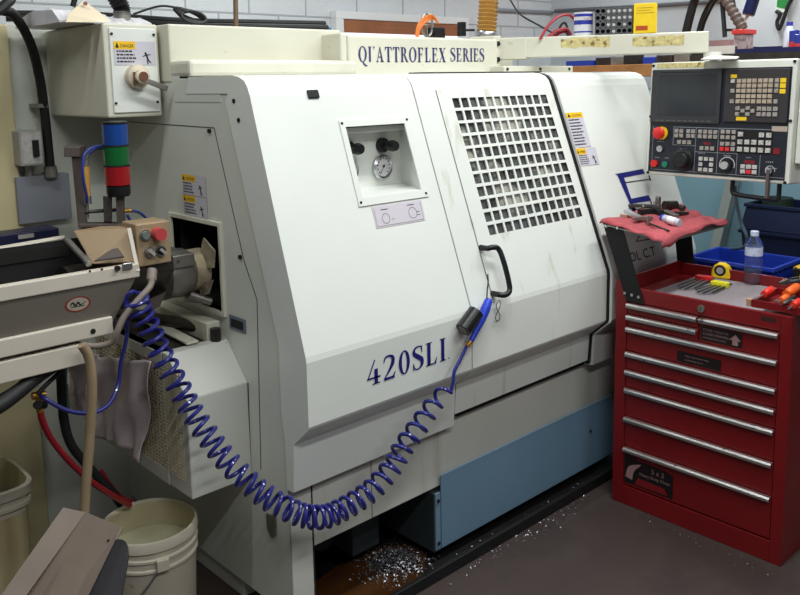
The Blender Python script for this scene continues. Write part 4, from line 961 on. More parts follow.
MB().box((3.3, c0[1]-.25, .70), (3.45, c0[1], c1[2])).build('case_body', mat('yellow case plastic', (214, 170, 30), .5, spots=((24, 24, 24), 16, .54, 1.0)), yc, bevel=.01)
MB().box((3.298, c0[1]-.2, c1[2]-.05), (3.30, c0[1]-.04, c1[2]-.01)).build('case_label', black, yc)
tb2 = thing('side_table', 'low steel table under the yellow case', 'table', (3.4, .85, 0))
MB().box((3.28, c0[1]-.27, .66), (3.5, c0[1]-.0, .70)).build('table_top', dark_steel, tb2)
for x in (3.31, 3.47):
    for y in (c0[1]-.24, c0[1]-.03): MB().box((x-.02, y-.02, 0), (x+.02, y+.02, .66)).build('leg', dark_steel, tb2)

# ------------------------------------------------------------------ tool chest
CX0, CX1, CY0, CY1, CZ = 2.716, 3.187, 1.060, 1.720, .872
ch = thing('tool_chest', 'red steel tool chest with long silver drawer pulls', 'tool chest', (2.95, 1.39, 0))
b = MB()
b.box((CX0+.012, CY0+.004, .02), (CX1, CY1-.004, .838))
b.box((CX0, CY0, .0), (CX0+.02, CY0+.040, CZ)).box((CX0, CY1-.048, 0), (CX0+.02, CY1, CZ+.02)).box((CX0, CY0+.04, 0), (CX0+.02, CY1-.048, .078)).box((CX0, CY0+.04, .818), (CX0+.014, CY1-.048, CZ))
b.box((CX0+.014, CY0, .838), (CX1, CY0+.010, CZ+.006)).box((CX0+.014, CY1-.010, .838), (CX1, CY1, CZ+.02)).box((CX1-.010, CY0+.01, .838), (CX1, CY1-.01, CZ+.014))
b.box((CX0+.02, CY0, 0), (CX1, CY0+.004, .84)).box((CX0+.02, CY1-.004, 0), (CX1, CY1, .84))
body = b.build('chest_body', red_paint, ch, bevel=.003)
MB().box((CX0+.05, CY0+.014, .8385), (CX1-.014, CY1-.10, .845)).build('top_mat', mat_grey, ch)
lk = MB().cyl((CX0+.001, 1.375, .843), (CX0-.006, 1.375, .843), .013, 20).build('chest_lock', worn_steel, ch, smooth=True)
MB().box((CX0-.0066, 1.374, .836), (CX0-.0058, 1.376, .850)).build('keyhole', blackm, lk)
DY0, DY1 = CY0+.042, CY1-.050; YM = 1.383
rows_ = [(.770, .812, YM+.003, DY1), (.722, .766, YM+.003, DY1), (.722, .812, DY0, YM-.003), (.626, .719, DY0, DY1), (.554, .622, DY0, DY1), (.482, .550, DY0, DY1), (.366, .478, DY0, DY1), (.244, .362, DY0, DY1), (.084, .240, DY0, DY1)]
drs = []
for i, (z0, z1, y0, y1) in enumerate(rows_):
    dr = MB().box((CX0+.001, y0, z0), (CX0+.02, y1, z1)).build('drawer', red_paint if i != 7 else red_paint, ch, bevel=.002)
    pu = MB(); yy0, yy1 = y0+.002, y1-.002
    prof = [(CX0+.002, z1-.002), (CX0-.012, z1-.002), (CX0-.017, z1-.008), (CX0-.015, z1-.018), (CX0-.009, z1-.020), (CX0-.010, z1-.013), (CX0+.002, z1-.011)]
    pu.prism([(x, yy0, z) for x, z in prof], (0, yy1-yy0, 0)); pu.build('drawer_pull', alu, dr)
    drs.append(dr)
def sticker(parent, y, z, w, h, txts, arrow=False):
    O = Vector((CX0-.0002, y, z)); ex = Vector((0, -1, 0)); ey = Vector((0, 0, 1))
    stk = MB().flat([rect(0, 0, w, h)], O, ex, ey).build('drawer_sticker', mat('black sticker', (26, 16, 18), .45), parent)
    p = MB(); O2 = O+Vector((-.0006, 0, 0))
    for (s, x, yy, sz_) in txts: p.flat([[(a+x, b+yy) for a, b in t] for t in text_polys(s, sz_)], O2, ex, ey)
    if arrow: p.flat([[(w-.045, h*.45), (w-.004, h*.45), (w-.024, h*.85)], rect(w-.034, h*.12, w-.014, h*.45)], O2, ex, ey)
    p.build('sticker_print', mat('dull print', (150, 116, 116), .6), stk)
s1_ = (2.716,1.375,0.7797)
sticker(drs[2], YM-.008, .730, .150, .052, [('STORE TOOLS IN', .008, .036, .012), ('CLOSED DRAWERS', .008, .022, .011), ('LOCK BEFORE MOVING', .008, .009, .008)], True)
s2_ = (2.716,1.461,0.6233); s3_ = (2.716,1.3,0.6584)
sticker(drs[3], s2_[1], s2_[2]+.008, .165, .040, [('Heavy duty drawer slides', .030, .024, .009), ('Load limit per drawer', .030, .010, .008)])
s4_ = (2.716,1.659,0.1188)
O = Vector((CX0-.0002, DY1-.004, .095)); ex = Vector((0, -1, 0)); ey = Vector((0, 0, 1))
sk_ = MB().flat([[(0, 0), (.205, 0), (.205, .088), (.175, .100), (.06, .104), (0, .118)]], O, ex, ey).build('drawer_sticker', mat('black sticker', (26, 16, 18), .45), drs[8])
p = MB(); O2 = O+Vector((-.0006, 0, 0))
p.flat([[(a+.115, b+.070) for a, b in t] for t in text_polys('5 x 2', .026)], O2, ex, ey)
p.flat([[(a+.065, b+.048) for a, b in t] for t in text_polys('Heavy Duty Chest', .017)], O2, ex, ey)
p.flat(sweep([(.02, .02), (.03, .06), (.07, .09)], [.03, .028, .004]), O2, ex, ey)
p.build('sticker_print', mat('dull print', (150, 116, 116), .6), sk_)
MB().flat([[(.045, .004), (.185, .006), (.17, .03), (.06, .034)]], O2, ex, ey).build('sticker_red_patch', mat('sticker red', (120, 20, 24), .5), sk_)
b2 = MB().box((CX0-.0004, 1.115, .843), (CX0+.001, 1.165, .858)).build('paint_wear', mat('bare dark patch', (48, 18, 18), .6), ch)
# side shelf carried by two leaning flat bars
def strap(x, yt, zt, yb, zb, wt, wb, nm='shelf_bracket'):
    m = MB().prism([(x, yt+wt/2, zt), (x, yt-wt/2, zt), (x, yb-wb/2, zb), (x, yb+wb/2, zb)], (-.004, 0, 0))
    return m.build(nm, blackm, ch)
fb1 = strap(CX0-.0015, 1.736, 1.092, 1.634, .818, .082, .074)
b2 = MB()
for p in ((2.71,1.678,0.8472), (2.71,1.648,0.8448), (2.71,1.62,0.842), (2.71,1.766,1.093), (2.71,1.716,1.092)): b2.cyl((CX0-.005, p[1], p[2]), (CX0-.009, p[1], p[2]), .0055, 10)
islands(b2, 'bracket_bolt', steel, fb1)
MB().prism([(CX1+.005, 1.755, 1.085), (CX1+.005, 1.68, 1.085), (CX1+.005, 1.65, .855), (CX1+.005, 1.725, .855)], (-.004, 0, 0)).build('shelf_bracket', blackm, ch)
SX0, SX1, SY0, SY1, SZ = CX0-.006, 3.19, 1.532, 1.781, 1.083
def zs(y): return 1.066+(y-1.532)*.125
stm = MB()
def sb(x0, x1, y0, y1, a, b): stm.hexa([(x0, y0, zs(y0)+a), (x1, y0, zs(y0)+a), (x1, y1, zs(y1)+a), (x0, y1, zs(y1)+a), (x0, y0, zs(y0)+b), (x1, y0, zs(y0)+b), (x1, y1, zs(y1)+b), (x0, y1, zs(y1)+b)])
sb(SX0, SX1, SY0, SY1, 0, .004); sb(SX0, SX1, SY0, SY0+.003, -.012, .013); sb(SX0, SX1, SY1-.003, SY1, .004, .013); sb(SX1-.003, SX1, SY0, SY1, .004, .013); stm.build('shelf_tray', worn_steel, ch)
# red cloth draped on the shelf
cr = random.Random(11); NX, NY = 34, 26; rows = []
for i in range(NX+1):
    r = []
    u = i/NX
    for j in range(NY+1):
        v = j/NY
        x = SX0-.014+(SX1-SX0+.016)*u; y = SY1+.006-(SY1-SY0+.040)*v
        z = zs(y)+.017+.005*math.sin(13*u+6*v)+.004*math.sin(21*v-9*u)+cr.uniform(-.0015, .0015)
        if u > .8: z += .006*math.sin(30*v)+.010*(u-.8)*5*max(0, math.sin(7*v))
        dx_ = SX0-.004-x; dy_ = SY0-.002-y
        if dx_ > 0: z -= 1.2*dx_*(.4+.6*abs(math.sin(9*v+1)))
        if dy_ > 0:
            k_ = .5+.5*math.sin(14*u+.2)
            y = SY0-.006-.10*dy_-.004*k_; z -= dy_*(.2+.9*k_)*(1.3 if u < .3 else .25)
        r.append((x, y, z))
    rows.append(r)
o = MB().grid(rows).build('shop_cloth', red_cloth, smooth=True, solid=.003)
tag(o, 'faded red shop cloth draped over the small shelf above the chest', 'cloth')
# small tooling on the cloth
def sitem(name, lab, cat, build, m, group='tooling on the red cloth', bevel=.001, smooth=False):
    mb = MB(); build(mb); o = mb.build(name, m, bevel=bevel, smooth=smooth); tag(o, lab, cat, group); return o
def zt_at(p): return Vector((p[0], p[1], zs(p[1])+.022))
def seg(p, q, W, H, lift=0): # a flat bar between two points on the cloth
    def f(m):
        a, b = zt_at(p), zt_at(q); dd = (b-a); s_ = Vector((0, 0, 1)).cross(dd.normalized())*W/2; m.obox((a+b)/2+Vector((0, 0, H/2+lift)), dd/2, s_, (0, 0, H/2))
    return f
def rod(p, q, r, lift=0):
    def f(m):
        a, b = zt_at(p)+Vector((0, 0, r+lift)), zt_at(q)+Vector((0, 0, r+lift)); m.cyl(a, b, r, 14)
    return f
sitem('insert_bar', 'small tan bar at the left front of the red cloth', 'tool', seg((2.809,1.768,1.1), (2.826,1.748,1.1), .012, .010), mat('tan bar', (170, 130, 110), .5))
sitem('insert_bar', 'pale grey steel bar lying left of the black holder on the cloth', 'tool', seg((2.885,1.79,1.1), (2.838,1.699,1.1), .022, .014), steel)
sitem('insert_bar', 'grey bar lying in front of the pale one on the cloth', 'tool', seg((2.801,1.706,1.1), (2.888,1.677,1.1), .014, .012), worn_steel)
def holder(m): seg((2.918,1.751,1.1), (3.002,1.73,1.1), .020, .018)(m); seg((3.002,1.73,1.1), (2.973,1.687,1.1), .026, .022)(m)
sitem('tool_holder', 'black boring bar holder in the middle of the red cloth', 'tool', holder, blackm)
sitem('tool_holder', 'bright tool holder lying over the black one on the cloth', 'tool', seg((2.971,1.766,1.1), (3.032,1.734,1.1), .012, .012, .018), steel)
def coll(m): m.lathe([(0, 0), (.013, 0), (.014, .012), (.011, .014), (.011, .044), (.007, .048), (0, .048)], zt_at((3.1,1.774,1.1)), (0, 0, 1), 18)
sitem('collet', 'upright steel collet standing at the back of the red cloth', 'collet', coll, worn_steel, bevel=0, smooth=True)
sitem('pin', 'thin upright steel pin left of the upright collet', 'pin', lambda m: m.cyl(zt_at((3.068,1.771,1.1)), zt_at((3.068,1.771,1.1))+Vector((0, 0, .030)), .006, 12), steel, bevel=0, smooth=True)
def chuck(m): rod((3.093,1.742,1.1), (3.147,1.719,1.1), .018)(m); rod((3.147,1.719,1.1), (3.144,1.682,1.1), .012)(m)
sitem('drill_chuck', 'dark drill chuck lying at the back right of the red cloth', 'chuck', chuck, dark_steel, bevel=0, smooth=True)
sitem('tool_block', 'worn steel block in front of the dark chuck', 'block', seg((3.025,1.703,1.1), (2.989,1.632,1.1), .03, .016), worn_steel)
sitem('tool_block', 'dark block at the right end of the dark chuck', 'block', seg((3.055,1.668,1.1), (3.105,1.648,1.1), .024, .012), dark_steel)
sitem('insert_bar', 'rusty bar lying at the back left of the red cloth', 'tool', seg((2.977,1.837,1.1), (3.03,1.815,1.1), .016, .014), brown_steel)
sitem('insert_bar', 'dark bar lying just left of the upright collet', 'tool', seg((3.033,1.812,1.1), (3.062,1.778,1.1), .018, .016), dark_steel)
sitem('hex_driver', 'thin dark driver at the front of the red cloth beside the clear bottle', 'driver', rod((2.811,1.661,1.1), (2.772,1.54,1.1), .004), dark_steel, bevel=0, smooth=True)
sitem('pin', 'small upright steel pin in the middle front of the cloth', 'pin', lambda m: m.cyl(zt_at((2.798,1.641,1.1)), zt_at((2.798,1.641,1.1))+Vector((0, 0, .034)), .006, 10), worn_steel, bevel=0, smooth=True)
vb = thing('small_bottle', 'small clear bottle with blue cap lying on the red cloth', 'bottle', (2.917,1.617,1.095))
a_, b_ = zt_at((2.893,1.628,1.095))+Vector((0, 0, .015)), zt_at((2.881,1.556,1.095))+Vector((0, 0, .015))
MB().cyl(a_, b_, .015, 18).build('bottle_body', mat('frosted clear', (214, 214, 230), .25, trans=.3), vb, smooth=True)
MB().cyl(a_, a_-(b_-a_)*.16, .0135, 18).build('bottle_cap', blue_gun, vb, smooth=True)
MB().cyl(a_+(b_-a_)*.3, a_+(b_-a_)*.75, .0154, 18).build('bottle_label', mat('white label', (230, 230, 236), .5), vb, smooth=True)

# things on the chest top
ZM = .845
tm = thing('tape_measure', 'yellow tape measure standing on the chest by the blue bin', 'tape measure', (3.188,1.532,0.845))
c = Vector((3.188,1.532,0.845)); a_ = Vector((.20, -.98, 0)).normalized(); nn = Vector((-.98, -.20, 0)).normalized()
lp = [(-.034, 0), (.034, 0), (.038, .006), (.038, .020), (.034, .034), (.026, .052), (.008, .062), (-.014, .062), (-.030, .050), (-.038, .030), (-.038, .006)]
MB().prism([c-nn*.02+a_*x+Vector((0, 0, z)) for x, z in lp], nn*.04).build('tape_case', yellow, tm, bevel=.006)
cc = c+a_*-.004+Vector((0, 0, .034))
MB().lathe([(.0, .0215), (.021, .0215), (.023, .0195), (.023, .018)], cc, nn, 24).build('round_label', black, tm)
MB().cyl(cc+nn*.0212, cc+nn*.0222, .014, 20).build('label_centre', grey_light, tm)
MB().obox(c+a_*.041+Vector((0, 0, .009)), a_*.006, nn*.010, (0, 0, .008)).build('tape_hook', black, tm)
def hexset(lab, m, u0, u1, keys_):
    o = thing('hex_key_set', lab, 'hex keys', u0)
    p, q = Vector(u0), Vector(u1); dd_ = (q-p).normalized(); ss = Vector((0, 0, 1)).cross(dd_)
    MB().obox(p+Vector((0, 0, .011)), dd_*.015, ss*.032, (0, 0, .011)).build('key_holder', m, o, bevel=.003)
    for k in range(keys_):
        s = -.026+.052*k/(keys_-1); L = (q-p).length*(.72+.28*math.sin(PI*(k+.6)/(keys_)))
        a_ = p+ss*s+Vector((0, 0, .008)); r = .0006+.0003*k
        MB().tube([a_-dd_*(.018+.004*k), a_, a_+dd_*L+ss*s*.25], r+.0012, 6).build('hex_key', steel if k % 2 else dark_steel, o)
    return o
hexset('hex keys in a red holder lying on the grey chest mat', red_btn, (3.089,1.558,0.846), (2.885,1.541,0.846), 7)
hexset('hex keys in a yellow holder lying on the grey chest mat', mat('lemon holder', (228, 222, 40), .45), (3.039,1.467,0.846), (2.875,1.464,0.846), 7)
wb = thing('water_bottle', 'clear plastic water bottle standing on the grey mat', 'bottle', (3.172,1.4,0.845))
c = Vector((3.18,1.404,0.845)); hT = (3.07,1.361,1.051)[2]-.845; hT = .208
pf = [(0, .004), (.022, 0), (.031, .006)]
for k in range(5): z = .014+.019*k; pf += [(.0325, z), (.0325, z+.010), (.0308, z+.0145)]
pf += [(.0325, .112), (.0325, .150), (.030, .160), (.020, .180), (.0135, .190), (.0135, .197)]
MB().lathe(pf, c, (0, 0, 1), 28).build('bottle_body', bottle_m, wb, smooth=True)
MB().lathe([(.0140, .190), (.0155, .190), (.0155, .207), (.0135, .209), (0, .209)], c, (0, 0, 1), 20).build('bottle_cap', cap_m, wb, smooth=True)
MB().lathe([(.0330, .114), (.0330, .148)], c, (0, 0, 1), 28).build('bottle_label', mat('bottle label', (196, 204, 226), .4, spots=((70, 90, 170), 50, .58, .7)), wb, smooth=True)
# red tray with screwdrivers
tA = Vector((2.711,1.203,0.88)); tB = Vector((2.714,1.057,0.88)); tC = Vector((3.006,1.237,0.88))
ax = (tB-tA); WT = .36; ax = Vector((.03, -1, 0)).normalized(); ay = Vector((1, .03, 0)).normalized()
tA = Vector((2.724, (2.711,1.203,0.88)[1], .8795))
WL, WD = .215, .22
tr_ = thing('tool_tray', 'open red tray of screwdrivers on the front right corner of the chest', 'tray', tA+ax*WL/2+ay*WD/2)
def TP(a_, b_, z): return tA+ax*a_+ay*b_+Vector((0, 0, z))
m = MB()
def tb_(a0, a1, b0, b1, z0, z1): m.hexa([TP(a0,b0,z0), TP(a1,b0,z0), TP(a1,b1,z0), TP(a0,b1,z0), TP(a0,b0,z1), TP(a1,b0,z1), TP(a1,b1,z1), TP(a0,b1,z1)])
tb_(0, WL, 0, WD, 0, .003); tb_(0, WL, 0, .004, .003, .026); tb_(0, WL, WD-.004, WD, .003, .026); tb_(0, .004, .004, WD-.004, .003, .026); tb_(WL-.004, WL, .004, WD-.004, .003, .026)
for k in range(3): tb_(.05+.05*k, .053+.05*k, .004, WD-.004, .003, .012)
m.build('tray_body', red_paint, tr_, bevel=.001)
sx = MB(); fb_ = TP(-.030, .01, 0)
fo = MB().hexa([TP(-.020, .004, -.0), TP(-.004, .004, 0), TP(-.004, .022, 0), TP(-.020, .022, 0), TP(-.020, .004, .024), TP(-.004, .004, .024), TP(-.004, .022, .024), TP(-.020, .022, .024)])
tag(fo.build('wood_block', mat('pale wood end', (170, 130, 100), .7), bevel=.001), 'small pale wooden block against the left end of the red tray', 'block')
def screwdriver(lab, p, q, r, m, sh=.5):
    o = thing('screwdriver', lab, 'screwdriver', p, 'screwdrivers in the red tray'); p, q = Vector(p), Vector(q); v = q-p; L = v.length
    MB().lathe([(0, 0), (r*.8, 0), (r, .006), (r, L*sh*.7), (r*.6, L*sh*.85), (r*.9, L*sh), (0, L*sh)], p, v, 12).build('screwdriver_handle', m, o, smooth=True)
    MB().cyl(p+v*sh, q, .0030, 8).build('blade', steel, o, smooth=True)
    return o
screwdriver('red and orange screwdriver at the left side of the red tray', (2.864,1.195,0.917), (2.723,1.191,0.906), .013, red_h)
screwdriver('orange screwdriver with fat handle at the back of the red tray', (2.929,1.137,0.922), (2.735,1.13,0.908), .016, orange_h)
screwdriver('short orange stubby screwdriver in the middle of the red tray', (2.81,1.122,0.912), (2.737,1.124,0.905), .012, orange_h, .6)
screwdriver('red screwdriver at the front right of the red tray', (2.787,1.07,0.912), (2.678,1.064,0.908), .012, red_h, .6)
def pliers(lab, p, q, m, grp='pliers in the red tray'):
    o = thing('pliers', lab, 'pliers', p, grp); p, q = Vector(p), Vector(q); v = (q-p); s = Vector((0, 0, 1)).cross(v.normalized())*.016
    MB().tube(spl([p+s, p+v*.35+s*.9, p+v*.62], 5), .007, 8).build('grip', m, o, smooth=True)
    MB().tube(spl([p-s, p+v*.35-s*.9, p+v*.62], 5), .007, 8).build('grip', m, o, smooth=True)
    MB().tube([p+v*.58, p+v*.72, q], [.009, .012, .004], 8).build('jaw', dark_steel, o, smooth=True)
pliers('black handled pliers lying across the back of the red tray', (3.056,1.174,0.922), (2.977,1.219,0.914), black)
pliers('dark pliers resting on the chest rim behind the red tray', TP(.25, .30, .012), TP(.10, .25, .012), rubber)
pliers('grey pliers at the front of the red tray', (2.812,1.083,0.915), (2.72,1.097,0.91), dark_steel)

# ------------------------------------------------------------------ coolant tank and drip tray
ct = thing('coolant_tank', 'blue fronted coolant tank pushed under the white lathe', 'coolant tank', (2.5, 2.1, .05))
TX0, TX1 = 1.918, 3.05
MB().box((TX0, 1.882, .056), (TX1, 1.888, .322)).build('front_cover', blue_paint, ct, bevel=.001)
MB().box((TX0-.028, 1.890, .045), (TX1, 2.40, .262)).build('tank_body', tank_dark, ct, bevel=.003)
MB().box((TX0-.026, 1.884, .056), (TX0-.003, 1.890, .262)).build('side_flange', blue_paint, ct)
b2 = MB()
for (x, z) in ((TX0-.014, .235), (TX0-.014, .08)): b2.cyl((x, 1.885, z), (x, 1.879, z), .006, 8)
b2.cyl((2.80, 1.883, .21), (2.80, 1.878, .21), .006, 8); islands(b2, 'bolt', blackm, ct)
for x in (2.0, 2.9):
    for y in (1.95, 2.35): MB().cyl((x-.015, y, .032), (x+.015, y, .032), .024, 14).build('caster', rubber, ct, smooth=True)
dt = thing('drip_tray', 'long black steel drip tray on the floor under the lathe', 'tray', (2.2, 2.1, 0))
MB().box((1.40, 1.815, .001), (3.35, 2.44, .008)).box((1.40, 1.815, .008), (3.35, 1.832, .042)).build('tray_pan', tray_k, dt, bevel=.002)
MB().add(*(lambda pts: (pts, [tuple(range(len(pts)))]))([(1.66+.27*math.cos(t*PI/12)*(1+.12*math.sin(3*t)), 1.99+.13*math.sin(t*PI/12)*(1+.1*math.cos(5*t)), .0092) for t in range(24)])).build('oil_puddle', oil, dt)
# swarf: nobody could count it
def flakes(name, lab, gen, n, seed, s0=.003, s1=.009):
    r = random.Random(seed); mb = MB()
    for _ in range(n):
        x, y, z = gen(r); s = r.uniform(s0, s1); a_ = r.uniform(0, 2*PI); e = Vector((math.cos(a_), math.sin(a_), r.uniform(-.3, .5)))*s; f = Vector((-math.sin(a_), math.cos(a_), r.uniform(-.2, .6)))*s*.45
        p = Vector((x, y, z+.002)); g = Vector((0, 0, s*.5))
        mb.add([p-e, p+f*.8, p+e, p-f+g], [(0, 1, 2), (0, 2, 3), (0, 1, 3), (1, 2, 3)])
    return tag(mb.build(name, swarf_m), lab, 'swarf', kind='stuff')
def pile(r):
    a_ = r.gauss(0, .06); b_ = r.gauss(0, .05); pc0 = (1.796,1.984,0.02); x, y = pc0[0]+a_, pc0[1]+b_
    y = max(1.84, y); return x, y, .009+max(0, .03*(1-(a_*a_+b_*b_)/.008))*r.random()
flakes('swarf_pile', 'pile of metal swarf in the black drip tray below the tank', pile, 1300, 5, .003, .008)
flakes('swarf_strip', 'metal swarf caught in the drip tray below the blue tank', lambda r: (r.uniform(1.95, 3.1), r.uniform(1.84, 1.875), .0085), 110, 6, .002, .005)
flakes('floor_swarf', 'metal swarf scattered on the dark floor along the drip tray', lambda r: (r.triangular(1.75, 2.72, 2.5), 1.812-abs(r.gauss(0, .030)), 0.0), 230, 8, .0015, .006)
flakes('floor_swarf', 'tiny metal flakes on the floor along the tool chest', lambda r: (2.70-abs(r.gauss(0, .05)), r.uniform(1.05, 1.75), 0.0), 60, 9, .001, .004)

# ------------------------------------------------------------------ bar feeder on the left
bf = thing('bar_feeder', 'grey beige bar feeder trough with red oval badge and button box', 'bar feeder', (.7, 2.3, 0))
fx1 = (0.9925,2.12,1.171)[0]; fxl = -.2
fl = MB().prism([(fx1, YF, 1.175), (fx1, YF, 1.145), ((0.9098,2.12,1.04)[0], YF, 1.022), (fxl, YF, 1.022), (fxl, YF, 1.175)], (0, .012, 0)).build('front_panel', trough, bf)
MB().box((fxl, YF-.006, 1.138), (fx1+.004, YF+.020, 1.176)).build('top_flange', flange, bf, bevel=.003)
lf = MB().box((fxl, YF-.012, 1.000), ((0.9094,2.12,1.034)[0], YF+.03, 1.046)).build('lower_flange', flange, bf, bevel=.003)
MB().cyl(((0.8539,2.108,1.018)[0], YF-.011, 1.018), ((0.8539,2.108,1.018)[0], YF-.014, 1.018), .007, 12).build('bolt', blackm, lf)
MB().box((fxl, YF-.010, .935), ((0.8286,2.12,0.9701)[0], YF+.09, .990)).build('lower_beam', flange, bf, bevel=.003)
MB().box((fxl, YF+.012, 1.0), (fx1-.07, YF+.30, 1.02)).box((fxl, YF+.29, 1.02), (fx1-.02, YF+.30, 1.215)).build('trough_floor', inside_k, bf)
MB().box((-.1, 2.2, 0), (.0, 2.36, .935)).box((.0-.16, 2.14, 0), (.06, 2.42, .03)).build('support_leg', trough, bf)
br = MB(); bc_ = (0.8244,2.119,1.095)
br.flat(ring2(0, 0, 1, .84), (bc_[0], YF-.001, bc_[2]), (.034, 0, 0), (0, 0, .020)); bd = br.build('oval_badge', mat('badge red', (120, 40, 36), .5), bf)
MB().flat([disc(0, 0, .84, 28)], (bc_[0], YF-.0008, bc_[2]), (.034, 0, 0), (0, 0, .020)).build('badge_centre', mat('badge grey', (150, 140, 126), .5), bd)
MB().flat(sweep([(-.6, -.1), (-.4, .3), (-.2, -.2), (.0, .25), (.2, -.15), (.6, .2)], [.08, .16, .12, .16, .12, .05])+[rect(-.55, -.34, .5, -.24)], (bc_[0], YF-.0014, bc_[2]), (.034, 0, 0), (0, 0, .020)).build('badge_script', print_k, bd)
hl = MB()
for p in ((0.8598,2.113,1.177), (0.892,2.113,1.177)): hl.cyl((p[0], YF-.0055, p[2]), (p[0], YF-.0075, p[2]), .003, 8)
p = (0.9328,2.113,1.173); hl.cyl((p[0], YF-.005, p[2]), (p[0], YF-.014, p[2]), .007, 12); islands(hl, 'bolt', blackm, bf)
p = (0.9608,2.113,1.173); MB().box((p[0]-.014, YF-.012, p[2]-.008), (p[0]+.014, YF-.006, p[2]+.010)).build('latch', steel, bf, bevel=.002)
# tan end cover, roof slope towards the trough
q0, q1, q2, q3 = (0.8966,2.3,1.256), (1.01,2.18,1.263), (0.9977,2.13,1.177), (0.9021,2.2,1.176)
e = MB().hexa([q3, q2, Vector(q2)+Vector((.02, .05, -.02)), Vector(q3)+Vector((.06, .05, -.02)), q0, q1, Vector(q1)+Vector((.02, .05, 0)), Vector(q0)+Vector((.05, .05, 0))])
ec = e.build('end_cover', tan, bf, bevel=.003)
MB().prism([Vector((0.9895,2.16,1.268)), Vector((1.001,2.16,1.267)), Vector((0.9962,2.112,1.155)), Vector((0.9862,2.112,1.156))], (0, .004, 0)).build('white_edge_strip', flange, ec)
MB().hexa([(0.877,2.125,1.197), (0.9594,2.125,1.195), (0.9599,2.16,1.212), (0.9429,2.16,1.212), (0.8772,2.125,1.2), (0.9598,2.125,1.2), (0.9602,2.16,1.217), (0.9433,2.16,1.217)]).build('hinge_plate', brown_steel, bf)
MB().tube([(0.8604,2.26,1.244), (0.8695,2.14,1.19)], .0085, 10).build('gas_strut', worn_steel, bf, smooth=True)
MB().tube([(0.5868,2.42,1.2), (0.7386,2.42,1.213), (0.9158,2.42,1.219)], .008, 8).build('lid_rail', flange, bf, smooth=True)
MB().box((fxl, 2.405, (0.7374,2.42,1.199)[2]-.030), ((0.9211,2.42,1.212)[0], 2.43, (0.9039,2.42,1.214)[2]-.012)).build('back_panel', mat('dark feeder panel', (34, 32, 31), .5), bf)
nb = MB().box((fxl, 2.52, (0.8506,2.52,1.164)[2]), ((0.9412,2.52,1.196)[0], 2.60, (0.8564,2.52,1.235)[2])).build('lid_cover', mat('blue black cover', (30, 32, 62), .4), bf, bevel=.004)
p = (0.8432,2.518,1.222); MB().box((p[0]-.022, 2.5165, p[2]-.006), (p[0]+.022, 2.5195, p[2]+.006)).build('cover_badge', grey_light, nb)
# button box
x0b, x1b = (1.01,2.15,1.219)[0], (1.111,2.15,1.204)[0]
zt0, zt1 = (1.023,2.15,1.276)[2], (1.09,2.15,1.156)[2]
bb = MB().box((x0b, 2.15, zt1), (x1b, 2.24, zt0)).build('button_box', tan, bf, bevel=.004)
def px(u, v): return None
for nm, c_, r, m1, h in (('stop_button', (1.069,2.13,1.244), .0185, pink_btn, .03), ('start_button', (1.034,2.14,1.244), .0115, mat('grey green button', (104, 112, 108), .5), .014), ('selector_switch', (1.044,2.14,1.195), .0115, grey_hose, .016), ('selector_switch', (1.077,2.14,1.194), .0115, blackm, .016)):
    rg = MB().cyl((c_[0], 2.15, c_[2]), (c_[0], 2.144, c_[2]), .0155, 20).build('button_ring', steel if nm != 'stop_button' else pink_btn, bb, smooth=True)
    MB().cyl((c_[0], 2.146, c_[2]), (c_[0], 2.15-h, c_[2]), r, 20, r*.94).build(nm, m1, bb, smooth=True)
    if nm == 'selector_switch': MB().obox((c_[0], 2.15-h-.003, c_[2]), (.003, 0, .003), (0, .004, 0), (-.007, 0, .007)).build('switch_grip', grey_light if m1 is blackm else grey_light, bb)
# quill nose reaching into the spindle opening
nc0, nc1 = Vector((1.076,2.3,1.07)), Vector((1.285, 2.33, 1.085)); nc0 = Vector((.96, 2.30, 1.085))
MB().cyl((.86, 2.30, 1.085), (1.15, 2.30, 1.085), .075, 28).build('quill', dark_steel, bf, smooth=True)
no = MB().lathe([(.070, 0), (.074, .004), (.074, .075), (.070, .08), (.055, .082), (.055, .14), (.05, .145), (0, .145)], (1.15, 2.30, 1.085), (1, 0, 0), 28).build('quill_nose', worn_steel, bf, smooth=True)
MB().box((1.152, 2.222, 1.115), (1.224, 2.38, 1.156)).build('nose_cap', worn_steel, no, bevel=.004)
MB().lathe([(.05, 0), (.066, .004), (.066, .05), (.04, .06)], (1.235, 2.30, 1.085), (1, 0, 0), 20).build('chuck_body', mat('oily ivory metal', (172, 158, 132), .5, .2, var=.3, vscale=30), bf, smooth=True)
wn_ = MB().prism([(1.27,2.296,1.089), (1.27,2.25,1.19), (1.27,2.189,1.158), (1.27,2.2,1.104)], (.006, 0, 0)).prism([(1.26,2.265,1.045), (1.26,2.192,1.07), (1.26,2.22,1.022), (1.26,2.27,1.004)], (.006, 0, 0))
wn_.build('deflector_plate', mat('greasy plate', (150, 140, 120), .5, .2, var=.4, vscale=40), bf)
MB().cyl((1.22, 2.26, 1.02), (1.28, 2.24, .99), .012).cyl((1.22, 2.30, 1.0), (1.28, 2.29, .985), .010).build('chuck_bolt', worn_steel, bf, smooth=True)
MB().hexa([(1.012,2.16,1.133), (1.125,2.16,1.128), (1.13, 2.26, 1.03), (.98, 2.26, 1.03), (1.015,2.16,1.169), (1.111,2.16,1.154), (1.13, 2.26, 1.14), (.98, 2.26, 1.14)]).build('quill_housing', dark_steel, bf, bevel=.004)
MB().hexa([(1.06,2.2,1.01), (1.092,2.2,1.021), (1.142,2.3,1.011), (1.109,2.3,0.9992), (1.056,2.2,1.046), (1.113,2.2,1.059), (1.164,2.3,1.044), (1.105,2.3,1.031)]).build('lower_bracket', brown_steel, bf)
